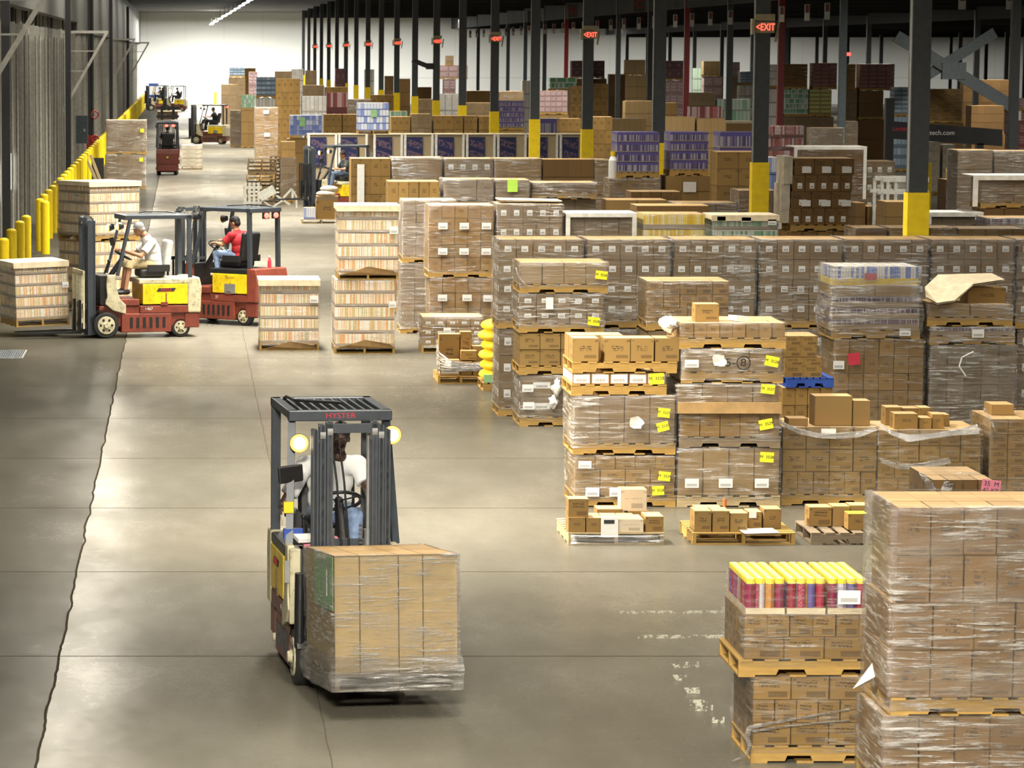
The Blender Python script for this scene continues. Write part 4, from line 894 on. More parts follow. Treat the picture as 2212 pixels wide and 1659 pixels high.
# ================================================================ left group of loads beyond the front forklift
GROUP[0] = 'orange striped pack loads'
YH1 = gY(757); YH2 = gY(764)
load(YH1, 562, 688, 606, None, 'juice', 3, 5, 'single pallet of orange striped packs standing beside the red forklift', pal='end', film='filmlow', lid='boardpale', dp=1.15, stick=[(678, 646, 18, 16, 'w')])
load(YH2, 724, 852, 604, None, 'juice', 3, 5, 'lower of the two stacked orange striped loads right of the red forklift', pal='end', film='filmlow', dp=1.15, stick=[(848, 657, 16, 14, 'w')])
load(YH2, 731, 860, 445, 604, 'juice', 3, 5, 'upper of the two stacked orange striped loads, white sheet on top', pal='end', film='filmlow', lid='boardpale', dp=1.15, stick=[(851, 497, 18, 16, 'w')])
b = MB()
for (xa, xb, py, Y) in ((724, 852, 745, YH2 - .03), (731, 860, 587, YH2 - .03), (562, 688, 748, YH1 - .03)):
    b = MB(); z = zAt(py, Y); X0, X1 = xAt(xa, Y, z), xAt(xb, Y, z)
    b.add([(X0, Y, z - .06), (X1, Y, z - .06), (X1 - .08, Y - .05, z + .02), (X0 + .5, Y - .05, z + .09), (X0 + .22, Y - .05, z + .0), (X1, Y + .02, z - .06), (X0, Y + .02, z - .06)], [(0, 1, 2, 3, 4), (1, 5, 2), (0, 4, 6)])
    tag(b.build('tray_flap', M['board']), 'folded brown tray flap at the foot of the %s' % {745: 'lower stacked orange striped load', 587: 'upper stacked orange striped load', 748: 'single orange striped load'}[py], 'cardboard flap')
YR = 7880 / 109.0
ja = load(YR, 152, 280, 521, None, 'juice', 3, 5, 'lower orange striped load standing behind the white shirt driver, set askew', pal='side', film='filmlow', dp=1.15, rz=.6)
jb = load(YR, 150, 278, 393, 521, 'juice', 3, 5, 'upper orange striped load, tall and set askew, beside the bollards', pal='side', film='filmlow', lid='boardpale', dp=1.15, rz=.6)
for q_ in (ja, jb): q_.location.x += .31
GROUP[0] = 'brown loads along the left aisle'
Y2 = gY(408)
load(Y2, 228, 314, 334, None, 'greycart', 3, 3, 'lower half of the brown two-high load beside the bollards', film='film', dp=1.1, stick=[(305, 345, 8, 8, 'y')])
load(Y2, 230, 316, 259, 334, 'greycart', 3, 3, 'upper half of the brown two-high load beside the bollards', film='film', dp=1.1, stick=[(307, 282, 8, 8, 'y')])
YW = gY(366)
load(YW, 393, 437, 313, None, 'sacks', 1, 5, 'pallet of white sacks right of the red forklift seen from behind', pal='end', dp=.9)
load(gY(318), 498, 546, 238, None, 'greycart', 2, 3, 'wrapped brown load right of the far cream forklift', film='film')
load(gY(238), 335, 364, 213, None, 'whitecase', 2, 2, 'small white case load in front of the farthest forklift', pal='end', dp=1)
# narrow brown stack and logo cartons
GROUP[0] = 'pallet loads of the left block'
YH3 = gY(720)
load(YH3, 866, 985, 568, None, 'grey', 4, 4, 'lower narrow grey brown load behind the stacked orange striped loads', film='film')
load(YH3, 870, 985, 432, 568, 'grey', 4, 5, 'upper narrow grey brown load behind the stacked orange striped loads', film='film')
YI = gY(744)
load(YI, 928, 1066, 600, None, 'logo', 5, 4, 'lower load of logo cartons with white slips, right of the narrow stack', film='filmlow', stick=[(956, 643, 20, 14, 'w'), (1009, 643, 20, 14, 'w'), (1054, 644, 20, 14, 'w')])
load(YI, 926, 1066, 443, 600, 'logo', 5, 5, 'upper load of logo cartons with six white slips, right of the narrow stack', film='filmlow', stick=[(x, y, 20, 14, 'w') for y in (488, 543) for x in (957, 1003, 1051)])
load(YI, 1072, 1214, 440, None, 'label', 5, 7, 'tall load of white label cartons beside the logo cartons', film='film')
load(YI, 1224, 1372, 470, None, 'grey', 4, 6, 'load in white corner boards with a pale lid, behind the long label row', film='film')
def corners(Y, x0, x1, yt, yb, label, th=7):
    X0, X1 = xAt(x0, Y, 2), xAt(x1, Y, 2); z1, z0 = zAt(yt, Y), zAt(yb, Y); w_ = th / sAt(Y)
    MBc = MB().box(X0 - .02, X0 + w_, -.05, -.03, z0, z1).box(X1 - w_, X1 + .02, -.05, -.03, z0, z1).box(X0 - .02, X1 + .02, -.052, -.03, z1 - w_, z1).box(X0 - .03, X1 + .03, -.05, 1.1, z1, z1 + .015)
    o = MBc.build('corner_boards', M['cornerwhite']); o.location = (0, Y, 0); tag(o, label, 'corner boards', 'white corner board frames')
corners(YI, 1224, 1372, 462, 520, 'white corner boards framing the pale lidded load behind the long label row')
load(YI, 1388, 1520, 462, None, 'yellowpack', 2, 8, 'yellow bottle packs on dark trays behind the long label row', film='filmlow', stick=())
load(YI + 1.5, 1374, 1530, 444, None, 'plaindark', 3, 6, 'plain brown load behind the yellow bottle packs', film='')
load(YI, 1538, 1677, 466, None, 'greencans', 2, 9, 'green canned goods in trays with a pale cover behind the long label row', film='filmlow', lid='boardpale', stick=[(1558, 472, 18, 9, 'w'), (1612, 474, 20, 9, 'w'), (1668, 480, 18, 12, 'w')])
# stack with the tall brown cartons
YK1 = 7880 / 112.0
load(YK1, 1698, 1830, 500, None, 'logo', 4, 5, 'lower carton load under the tall dark brown label cartons', film='')
load(YK1, 1710, 1838, 342, 500, 'smalllabel', [5, 3, 5, 3], 4, 'tall dark brown cartons with white labels in the middle right', film='', jag=[-4, 0, 3, 6], stick=[(x, y, 20, 13, 'p') for y in (367, 439) for x in (1743, 1786, 1830)])
o = MB().box(-.06, .1, -.02, .9, 0, .75).box(-.03, .14, -.04, .86, .75, 1.28).build('pale_side_cartons', M['filmhi' if False else 'sacks']); o.location = (xAt(1694, YK1 + .1, 2), YK1 + .1, zAt(482, YK1)); tag(o, 'pale wrapped side of the tall dark brown carton stack', 'wrapped cartons')
GROUP[0] = 'pallet loads of the right block, low tops'
load(YI, 1920, 2065, 492, None, 'labelwide', 5, 6, 'low brown load with three white labels, right of the nearest column base', film='film')
load(YI, 2068, 2212, 494, None, 'labelwide', 5, 6, 'low brown load with labels at the right edge behind the long label row', film='film')
load(YI, 1846, 1912, 492, None, 'plaindark', 2, 5, 'plain dark load left of the low label load', film='film')
YJ = 7880 / 104.0
load(YJ, 1912, 2000, 436, None, 'plain', 2, 6, 'brown load behind the nearest column base', film='')
load(YJ, 2004, 2122, 470, None, 'grey', 4, 6, 'load under a white frame right of the nearest column', film='film')
corners(YJ, 2004, 2122, 460, 486, 'white frame over the load right of the nearest column', 8)
load(YJ - 1.2, 2130, 2290, 470, None, 'darkcans', 3, 6, 'dark wrapped canned goods at the right edge', film='filmhi')
load(YJ + .2, 2120, 2260, 386, 450, 'grey', 4, 3, 'wrapped load with white corner boards at the right edge', film='film', palmat='wood')
corners(YJ + .2, 2102, 2260, 380, 446, 'white corner board frame on the wrapped load at the right edge', 9)
load(YJ + .2, 2120, 2260, 450, None, 'dark', 3, 6, 'dark load beneath the corner boarded one at the right edge', film='')
load(YJ + 3, 2066, 2140, 324, None, 'grey', 3, 7, 'grey wrapped load behind the corner boarded load near the right edge', film='film')
load(YJ + 3, 2145, 2290, 326, None, 'grey', 4, 7, 'shiny wrapped load at the right edge, above the corner boarded load', film='filmhi')
YJ2 = 7880 / 96.0
load(YJ2 - .3, 1846, 1868, 438, None, 'plaindark', 3, 5, 'brown loads behind the tall label cartons, left of the white racks', film='')
load(YJ2, 1872, 1938, 446, None, 'plain', 2, 5, 'tan load with slit front left of the nearest column', film='')
load(YJ2, 2044, 2100, 388, None, 'dark', 3, 5, 'dark brown load right of the nearest column', film='')
load(YJ2 + 1.6, 1730, 1865, 320, None, 'small', 8, 8, 'large dark load behind the tall label cartons with pale edges', film='film')
corners(YJ2, 1715, 1868, 318, 430, 'pale edge frame of the large dark load behind the tall label cartons', 5)
load(YJ2 + 3, 1845, 1930, 348, None, 'label', 4, 6, 'grey load with small white labels left of the nearest column', film='film')
# white empty racks
for (x0, x1, yt, yb, lab) in ((1905, 2005, 388, 440, 'white metal rack frame behind the nearest column'), (1900, 1998, 412, 440, None)):
    if not lab: continue
    Y = YJ2 - 1; t = thing('metal_rack', lab, 'rack', (0, 0, 0), 0)
    X0, X1, z0, z1 = xAt(x0, Y, 2), xAt(x1, Y, 2), zAt(yb, Y), zAt(yt, Y)
    for yy in (Y, Y + .9):
        MB().bar((X0, yy, z1), (X1, yy, z1), .1).build('rail', M['whitemetal'], t); MB().bar((X0 - .1, yy, z1 - .28), (X1, yy, z1 - .28), .08).build('rail', M['whitemetal'], t)
        for x in (X0, X0 + .3, X1 - .05): MB().bar((x, yy, 0), (x, yy, z1), .07).build('post', M['whitemetal'], t)
GROUP[0] = 'pallet loads of the middle block'
# row J / K / stacks left of the purple cans
YJ3 = 7880 / 110.0
load(YJ3, 838, 948, 392, None, 'logo', 5, 6, 'logo carton load with a pale top behind the narrow stack', film='')
load(YJ3, 958, 1064, 387, None, 'grey', 3, 6, 'grey wrapped load with a folded white film edge, behind the logo cartons', film='filmhi')
load(YJ3, 1070, 1142, 388, None, 'grey', 2, 6, 'grey load with a lime green tag', film='film', stick=[(1107, 401, 22, 27, 'l')])
load(YJ3 + .1, 1150, 1288, 394, 430, 'greycart', 3, 2, 'flat load of bundled sheets on a yellow pallet', film='filmhi', pal='side')
load(YJ3 + .2, 1150, 1285, 430, None, 'grey', 3, 6, 'grey load beneath the bundled sheets', film='film')
o = MB().obox((0, 0, 0), (1.1, .9, .012), (0, .02, 0)).build('cover_sheet', M['boardpale']); o.location = (xAt(1141, YI + .6, 2.5), YI + .55, zAt(440, YI) + .05); tag(o, 'pale sheet lying slanted across the tops of the label cartons', 'cardboard sheet')
YK = 7880 / 92.0
for i, (x0, x1, yt, st, fm, lab) in enumerate(((758, 843, 342, 'logo', '', 'brown load with a bright white film stripe right of the dark shirt driver'), (847, 953, 340, 'plain', 'filmhi', 'smooth wrapped brown load second in the row below the blue panels'), (960, 1064, 342, 'label', 'film', 'wrapped load with a line of white labels below the blue panels'), (1068, 1168, 342, 'plain', 'film', 'smooth grey wrapped load below the blue panels, before the dull one'), (1172, 1282, 344, 'plaindark', '', 'dull plain brown load below the blue panels'), (1284, 1312, 344, 'plain', 'film', 'sliver of wrapped load below the last blue panels'))):
    t = load(YK, x0, x1, yt, None, st, 4, 6, lab, film=fm, pal='side')
    if i == 0: sticker(t, xAt(779, YK, 2) - t.location.x, 1.9, .17, 1.2, 'p', None, -.03)
b = inst('bottle', MB().tube((0, 0, 0), (0, 0, .38), .1, .1).tube((0, 0, .38), (0, 0, .48), .1, .05).tube((0, 0, .48), (0, 0, .57), .06, mi=1).mesh('big_bottle', [M['paper'], M['yellow']]), None, (xAt(1324, 78.92, 2), 78.95, zAt(385, 78.8)))
tag(b, 'large white bottle with a yellow cap left of the purple cans', 'bottle')
GROUP[0] = 'purple canned goods and their neighbours'
YL = 7880 / 100.0
load(YL, 1316, 1424, 385, None, 'logo', 3, 7, 'brown base load under the left purple cans', film='film')
load(YL, 1333, 1424, 285, 385, 'purple', 2, 4, 'left load of purple cans in four layers, before the third column', film='', pal='side')
load(YL, 1437, 1540, 380, None, 'plain', 3, 7, 'plain brown load with a white sheet under the middle purple cans', film='', stick=[(1490, 404, 28, 22, 'p')])
load(YL + .1, 1448, 1530, 285, 380, 'purple', 2, 4, 'middle load of purple cans right of the third column', film='', pal='side')
load(YL + 2.4, 1553, 1640, 285, None, 'purple', 2, 9, 'right load of purple cans behind the brown logo stack', film='', pal='side')
load(YL - 1.5, 1547, 1640, 328, None, 'logo', 2, 8, 'tall brown logo stack with a pale side, left of the second column', film='', stick=())
load(YJ3, 1310, 1440, 432, None, 'plain', 2, 6, 'plain tan load with a worn top below the purple cans', film='')
load(YJ3 + 2, 1362, 1470, 414, None, 'small', 5, 6, 'brown load with pale corner below the purple cans', film='')
load(YJ3, 1455, 1590, 438, None, 'grey', 3, 6, 'grey wrapped load with a crumpled white top below the purple cans', film='filmhi')
load(YJ3, 1594, 1678, 411, None, 'small', 7, 6, 'load of small brown cartons at the foot of the second column', film='film')
load(YJ3 + 4, 1660, 1682, 340, None, 'bluewhite', 1, 8, 'narrow blue and white packs right of the second column', film='', pal='side')
# row of cases with blue panels
GROUP[0] = 'row of loads with blue picture panels'
YN = 7880 / 64.0
pan = carton('panel_print', (.013, .017, .075), logo=(.05, .95, .05, .95), ink=(.2, .12, .13), amt=.55, scr=4.0, seam=0)
M['panelprint'] = pan
for i, x0 in enumerate((666, 732, 808, 874, 941, 1008, 1075, 1143, 1210)):
    x1 = x0 + 60
    t = load(YN, x0, x1, 291 + (i > 6), None, 'panelblue', 1, 2, 'load with a dark blue picture panel, %s from the left in its row' % ordn(i), film='', pal='side', dp=1.1)
    w_ = xAt(x1, YN) - xAt(x0, YN); h_ = zAt(291, YN)
    MB().box(-w_ / 2 + .06, -w_ / 2 + .06 + w_ * .58, -.03, -.02, h_ * .55, h_ - .08, 0, None, (1, 1, 1)).build('picture_panel', pan, t)
    MB().box(-w_ / 2 - .03, -w_ / 2 + .05, -.03, .04, .15, h_).box(w_ / 2 - .05, w_ / 2 + .03, -.03, .04, .15, h_).build('edge_board', M['cornerwhite'], t)
    MB().box(-w_ / 2 - .03, w_ / 2 + .03, -.03, 1.1, h_, h_ + .03).build('top_sheet', M['boardpale'], t)
GROUP[0] = 'far pallet loads'
YA = 7880 / 63.0
load(YA + 2.5, 627, 695, 249, 300, 'bluecase', 2, 4, 'blue and white case load with a green patch, above the dark shirt driver', film='', pal='end', stick=[(653, 263, 12, 20, 'g')])
load(YA + 2.5, 620, 694, 300, None, 'plain', 2, 4, 'brown base load under the blue and white cases', film='')
load(YN + .1, 773, 840, 222, 290, 'bluewhite', 2, 4, 'bright white and blue case load with a green patch on the panel row', film='', pal='end', stick=[(808, 245, 13, 16, 'g')])
# left far cluster
def FL(s, x0, x1, yt, st, nx, nz, lab, yb=None, film='', **k):
    return load(F / s, x0, x1, yt, yb, st, nx, nz, lab, film=film, **k)
FL(46, 596, 648, 170, 'logo', 4, 6, 'tall orange brown stack left of the far columns', pal='end')
FL(44, 554, 595, 166, 'bluecrate', 2, 4, 'slate blue crate stack beside the tall orange brown stack', 212)
FL(44, 552, 595, 212, 'whitecase', 2, 4, 'pale load beneath the slate blue crates')
FL(56, 551, 600, 232, 'plain', 2, 6, 'pale brown two-high load left of the empty pallets', film='film', stick=[(575, 242, 12, 8, 'w'), (577, 291, 12, 8, 'w')], pal='end')
FL(36, 496, 529, 146, 'bluecrate', 2, 3, 'far slate crate load against the bright end wall', 168)
FL(36, 494, 530, 168, 'greycart', 2, 3, 'far brown load beneath the slate crates')
FL(37, 478, 512, 182, 'greycart', 2, 5, 'far brown stack nearest to the end wall door')
FL(35, 526, 552, 147, 'plain', 2, 5, 'far tan stack right of the slate crates')
FL(38, 538, 556, 155, 'pinkcase', 2, 5, 'far pinkish stack before the tan one')
FL(40, 522, 551, 205, 'greencrate', 2, 3, 'pale green crate load far left of the columns', 238, film='film')
FL(40, 521, 552, 238, 'plain', 2, 3, 'pale brown base load under the pale green crates')
FL(34, 594, 630, 154, 'greycart', 2, 5, 'far brown flat topped stack above the orange brown one')
FL(33, 630, 655, 149, 'whitecase', 2, 5, 'far white wrapped stack near the first thin columns', film='film')
FL(34, 660, 684, 152, 'greycart', 3, 5, 'far brown stack at the first thin columns')
FL(52, 700, 738, 247, 'logo', 3, 5, 'brown load between the two blue and white case loads, left one', pal='end')
FL(52, 740, 775, 247, 'logo', 3, 5, 'brown load between the two blue and white case loads, right one', pal='end')
FL(46, 652, 705, 208, 'whitecase', 2, 4, 'low white wrapped load behind the blue cases', film='film')
FL(44, 705, 752, 200, 'redshine', 2, 3, 'low load with red packs far behind the blue cases')
FL(40, 655, 700, 184, 'greycart', 3, 4, 'far grey load with a dark band left of the thin columns')
FL(40, 702, 750, 188, 'logo', 3, 4, 'far brown load at the thin columns')
FL(46, 752, 800, 214, 'greycart', 3, 4, 'far brown load with a white edge at the middle thin columns', film='film')
FL(42, 800, 850, 205, 'logo', 3, 4, 'far brown load left of the tenth column')
FL(50, 844, 880, 240, 'greencrate', 2, 4, 'low load with a green edge by the middle columns')
FL(33, 725, 746, 148, 'maroon', 2, 4, 'far purple dark stack between thin columns')
FL(33, 788, 808, 150, 'whitecase', 1, 5, 'far white crate tower between thin columns')
FL(33, 832, 850, 164, 'dark', 2, 4, 'far dark brown stack, left of two')
FL(35, 864, 886, 170, 'dark', 2, 4, 'far dark brown stack, right of two')
# row behind the blue panels
for i, (x0, x1, yt, st, lab) in enumerate(((845, 886, 252, 'logo', 'first'), (888, 930, 246, 'greycart', 'second'), (936, 1000, 250, 'logo', 'third, wide'), (1002, 1030, 250, 'logo', 'fourth, narrow'), (1034, 1062, 251, 'logo', 'fifth'), (1208, 1254, 256, 'logo', 'sixth'), (1276, 1322, 252, 'logo', 'seventh'))):
    FL(57, x0, x1, yt, st, 3, 5, 'brown load in the row behind the blue panels, %s from the left' % lab)
FL(53, 1077, 1133, 218, 'purple', 2, 5, 'purple pack stack behind the blue panels, left of the fifth column', 282)
FL(53, 1075, 1133, 282, 'wood', 1, 3, 'wooden crate base under the purple pack stack')
FL(52, 1160, 1206, 256, 'purple', 2, 3, 'low purple packs behind the blue panels, right of the fifth column')
FL(46, 1165, 1226, 196, 'pinkcase', 5, 4, 'mauve case load with white dots right of the fifth column', 248)
FL(46, 1162, 1228, 248, 'plain', 3, 3, 'pale base load under the mauve cases')
FL(44, 1231, 1262, 186, 'logobar', 2, 4, 'orange brown load left of the fourth column')
FL(43, 1268, 1312, 181, 'logo', 3, 5, 'brown load right of the fourth column')
FL(36, 1188, 1246, 168, 'greenwhite', 3, 2, 'green and white crate load behind the mauve cases', 196)
FL(36, 1186, 1248, 196, 'greycart', 3, 4, 'grey base load under the green and white crates')
FL(40, 947, 990, 203, 'whitecase', 1, 3, 'white crate load left of the sixth column', film='film')
FL(31, 948, 1010, 141, 'pinkcase', 3, 2, 'mauve two-high stack by the sixth column, upper part', 171)
FL(31, 958, 984, 171, 'pinkcase', 2, 4, 'mauve two-high stack by the sixth column, lower part')
FL(31, 964, 980, 120, 'greycart', 1, 2, 'small grey bundle on top of the mauve stack', 141)
FL(40, 1006, 1062, 222, 'greycart', 3, 4, 'flat brown load right of the sixth column')
FL(36, 1008, 1060, 196, 'plain', 3, 4, 'grey load with a dark blue spot right of the sixth column')
FL(40, 900, 940, 214, 'greycart', 3, 4, 'brown load left of the white crate load')
FL(36, 898, 932, 188, 'dark', 2, 4, 'dark brown load far left of the white crate load')
FL(40, 1078, 1130, 197, 'plain', 3, 4, 'tan load with a pale outline right of the mauve stack', film='film')
FL(36, 1128, 1150, 174, 'whitecase', 1, 4, 'white wrapped load by the red pipe column')
FL(33, 1235, 1306, 131, 'maroon', 3, 2, 'maroon case stack with a green spot behind the fourth column', 170)
FL(33, 1232, 1310, 170, 'dark', 3, 4, 'dark base under the maroon case stack')
FL(52, 1312, 1395, 256, 'tallpale', 7, 4, 'pale slatted load behind the left purple cans')
FL(48, 1350, 1410, 218, 'tallpale', 6, 5, 'pale slatted load left of the bright red column')
FL(48, 1436, 1462, 222, 'plain', 2, 5, 'tan load right of the third column')
FL(54, 1436, 1500, 252, 'tallpale', 5, 4, 'pale slatted load behind the middle purple cans')
FL(54, 1505, 1566, 256, 'tallpale', 4, 4, 'slatted tan load behind the right purple cans')
FL(34, 1352, 1394, 129, 'tallpale', 2, 2, 'pale high stack left of the bright red column', 163)
FL(34, 1354, 1416, 163, 'tallpale', 3, 5, 'tan high stack base left of the bright red column')
FL(34, 1418, 1476, 131, 'maroon', 3, 2, 'maroon high stack right of the bright red column', 174)
FL(34, 1418, 1476, 174, 'pinkcase', 4, 4, 'mauve base right of the bright red column')
FL(33, 1316, 1350, 160, 'dark', 3, 5, 'dark brown load between columns left of the pale high stack')
FL(32, 1520, 1555, 132, 'tallpale', 2, 2, 'pale striped high stack left of the dark red column', 165)
FL(32, 1520, 1560, 165, 'pinkcase', 2, 5, 'mauve base left of the dark red column')
FL(31, 1500, 1520, 147, 'greencrate', 1, 5, 'pale green stack far right of the third column')
FL(33, 1580, 1598, 134, 'pinkcase', 2, 2, 'mauve high stack right of the dark red column', 168)
FL(33, 1578, 1600, 168, 'greycart', 2, 5, 'grey base right of the dark red column')
FL(38, 1600, 1626, 154, 'bluecrate', 1, 4, 'slate blue cases left of the second column', 184)
FL(38, 1598, 1630, 184, 'whitecase', 1, 5, 'white base load under the slate blue cases', film='film')
FL(44, 1490, 1560, 230, 'redshine', 4, 3, 'low reddish packs behind the right purple cans')
FL(40, 1488, 1545, 200, 'greycart', 3, 4, 'flat tan load behind the reddish packs, left one')
FL(40, 1548, 1620, 214, 'greencrate', 3, 4, 'flat greenish load behind the reddish packs, right one')
FL(50, 1568, 1625, 262, 'plain', 2, 4, 'load with a pale flat lid left of the second column', lid='boardpale')
# right far block
GROUP[0] = 'far pallet loads of the right block'
FL(58, 1652, 1735, 272, 'redshine', 4, 5, 'dark red shiny packs right of the second column', film='filmlow')
FL(55.5, 1752, 1822, 276, 'greycart', 3, 4, 'brown wrapped load right of the red shiny packs', film='film')
FL(46, 1656, 1680, 139, 'whitecase', 2, 3, 'pale framed tower beside the slate column, upper part', 192)
FL(46, 1656, 1680, 192, 'whitecase', 2, 5, 'pale framed tower beside the slate column, lower part')
FL(46, 1694, 1744, 138, 'plaindark', 2, 6, 'brown upper stack right of the slate column', 193)
FL(46, 1696, 1746, 193, 'greenwhite', 4, 5, 'white and green packs in the far right block', 252)
FL(46, 1748, 1796, 193, 'yellowband', 1, 6, 'olive yellow banded cases in the far right block', 252)
FL(46, 1690, 1800, 252, 'greycart', 4, 4, 'low base row under the green and yellow packs')
FL(46, 1757, 1808, 136, 'redbox', 3, 6, 'dull red upper stack in the far right block', 193)
FL(46, 1822, 1848, 138, 'plain', 2, 5, 'pale upper stack beside the dark gap', 194)
FL(46, 1858, 1932, 138, 'redbox', 4, 6, 'mauve red upper stack left of the nearest column', 196)
FL(46, 1820, 1850, 194, 'greycart', 2, 5, 'shadowed brown load below the dark beam')
FL(46, 1855, 1908, 196, 'plaindark', 1, 2, 'plain ochre load below the red upper stack', 258)
FL(46, 1855, 1910, 258, 'plaindark', 1, 2, 'plain ochre load standing on the floor left of the dark machine')
FL(52, 1822, 1852, 262, 'grey', 2, 4, 'grey wrapped load left of the ochre one', film='film')
FL(50, 1932, 1962, 188, 'bluecrate', 1, 6, 'pale blue banded case tower left of the nearest column', 252)
FL(50, 1930, 1964, 252, 'bluecrate', 2, 5, 'slate banded lower cases left of the nearest column')
FL(50, 2002, 2078, 192, 'logobar', 3, 4, 'brown load with white marks right of the nearest column', 266)
FL(50, 2000, 2080, 266, 'dark', 3, 4, 'dark base under the white marked load')
FL(54, 2098, 2168, 228, 'plaindark', 5, 3, 'ochre slatted load under the X brace', 290)
FL(54, 2098, 2170, 290, 'dark', 3, 4, 'dark base under the ochre slatted load')
FL(50, 2176, 2230, 212, 'pinkcase', 2, 4, 'pale top load at the upper right edge', 240)
FL(50, 2180, 2240, 240, 'redbox', 3, 5, 'dull red load with a white label at the upper right edge', stick=[(2200, 250, 12, 20, 'p')])
FL(36, 2080, 2180, 172, 'dark', 5, 5, 'dark distant load behind the X brace')
FL(60, 2004, 2030, 306, 'sacks', 1, 5, 'small tan sack load below the dark machine beam, left one')
FL(60, 2036, 2062, 312, 'sacks', 1, 5, 'small tan sack load below the dark machine beam, right one')
for x, y0, lab in ((2000, 352, 'yellow guard post right of the nearest column, left one'), (2050, 362, 'yellow guard post right of the nearest column, right one')):
    Y = 7880 / 84.0; o = MB().box(-.1, .1, -.1, .1, 0, zAt(y0, Y)).build('guard_post', M['yellow'], None, (xAt(x, Y), Y, 0)); tag(o, lab, 'guard post', 'yellow guard posts')
# dark wrapping machine with a white printed beam
YM = 7880 / 66.0
t = thing('wrapping_machine', 'black wrapping machine with mast and a long beam printed in white, at the right', 'machine', (0, YM, 0))
X = lambda p: xAt(p, YM, 2)
MB().box(X(1912), X(1930), 0, .3, 0, zAt(212, YM)).build('mast', M['black'], t)
MB().box(X(1908), X(1940), -.1, .5, 0, .35).build('base', M['black'], t)
b = MB(); b.prism([(X(1930), zAt(262, YM)), (X(2165), zAt(280, YM)), (X(2165), zAt(316, YM)), (X(1930), zAt(300, YM))], 0, .25); b.build('beam', M['black'], t)
MB().box(X(2110), X(2125), 0, .3, 0, zAt(310, YM)).build('support_leg', M['black'], t)
inst('lettering', text_mesh('lantech.com', .22, M['paper']), t, (X(2026), -.01, zAt(287, YM)), FRONT); inst('lettering', text_mesh('Lantech', .2, M['redtag']), t, (X(1948), -.01, zAt(278, YM)), FRONT)
# dark truck mounted camera arm on a far column
Y = F / 50.0; t = thing('wall_fan', 'dark fan arm bracket on a far column in the middle', 'fan', (xAt(897, Y, 4.6), Y - .3, zAt(140, Y)))
MB().bar((-.15, 0, .2), (.5, 0, -.05), .2).build('arm', M['black'], t); MB().obox((.62, 0, -.06), (.35, .3, .26)).build('fan_head', M['black'], t)
# ================================================================ empty pallets, gate and small goods near the dark shirt driver
GROUP[0] = 'stack of empty pallets'
YQ = 7880 / 64.5
z = 0
for i in range(12):
    pallet(YQ, 535 + (i % 3) - 2 * (i < 8), 596 + (i % 2) * 2 - (i < 8) * 5, z, 'empty wooden pallet, %s from the floor in the front pallet stack' % ordn(i), 1.0, 'end' if i % 4 else 'side', 'wood' if i % 5 == 2 else 'wooddark'); z += PH
GROUP[0] = 'second stack of empty pallets'
z = 0
for i in range(12):
    pallet(YQ + 3, 584 + (i % 2), 606 + (i % 3), z, 'dark empty pallet, %s from the floor in the rear pallet stack' % ordn(i), 1.0, 'end', 'wooddark'); z += PH
GROUP[0] = None
load(YQ + 2.5, 606, 640, 340, None, 'grey', 2, 5, 'wrapped brown load between the empty pallets and the dark shirt driver', film='film')
load(YQ + 2.55, 608, 638, 306, 340, 'plain', 2, 2, 'flat open carton on the wrapped load left of the dark shirt driver', film='', pal=None)
t = thing('slat_panel', 'pale slatted panel standing on edge before the empty pallets', 'slatted panel', (xAt(545, YQ - 1.0, .5), YQ - 1.0, 0), .1)
for i in range(4): MB().box(-.28 + i * .15, -.2 + i * .15, 0, .04, 0, .82).build('slat', M['framegrey'], t)
MB().box(-.3, .32, .04, .08, .1, .2).box(-.3, .32, .04, .08, .6, .7).build('cross_bar', M['framegrey'], t)
t = thing('folding_gate', 'white folding scissor gate lying before the dark shirt driver', 'folding gate', (0, 0, 0)); Y = YQ - 4.2
q = lambda px, py, dy=0: (xAt(px, Y, .5), Y + dy, zAt(py, Y))
for a, c in (((563, 430), (580, 412)), ((580, 412), (612, 432)), ((563, 430), (588, 448)), ((588, 448), (612, 432)), ((612, 428), (630, 408)), ((612, 432), (626, 442)), ((630, 408), (640, 424)), ((632, 412), (632, 430)), ((640, 424), (641, 450)), ((566, 422), (590, 410))):
    MB().bar(q(*a), q(*c), .075, .06).build('gate_bar', M['framegrey'], t)
o = MB().obox((0, 0, 0), (.55, .06, .3), (0, -.5, 0)).build('gate_plate', M['framegrey'], t, q(577, 417, -.05))
YZ = gY(483)
pallet(YZ, 652, 738, 0, 'wooden pallet in front of the dark shirt driver', 1.0, 'end', 'woodpale')
GROUP[0] = 'goods on the pallet before the dark shirt driver'
box(YZ + .1, 656, 681, 448, 473, 'bluewhite', 'white and blue pack on the pallet before the dark shirt driver', .3)
box(YZ + .2, 683, 731, 432, (PH,), 'logo', 'brown carton on the pallet before the dark shirt driver', .7)
box(YZ + .2, 684, 731, 424, 432, 'greycart', 'flat dark carton under the white bags', .7)
o = MB().ball((0, 0, .06), (.3, .3, .1), 12).ball((.1, .1, .2), (.28, .3, .1), 12).build('white_bags', M['sacks']); o.location = (xAt(704, YZ + .5, 1), YZ + .5, zAt(424, YZ)); tag(o, 'white wrapped bags on the brown carton before the dark shirt driver', 'bags')
GROUP[0] = None
load(YZ + 3, 690, 740, 400, None, 'plain', 2, 5, 'pale topped load between the pallet goods and the dark shirt driver forklift', film='filmlow', lid='boardpale') if False else None
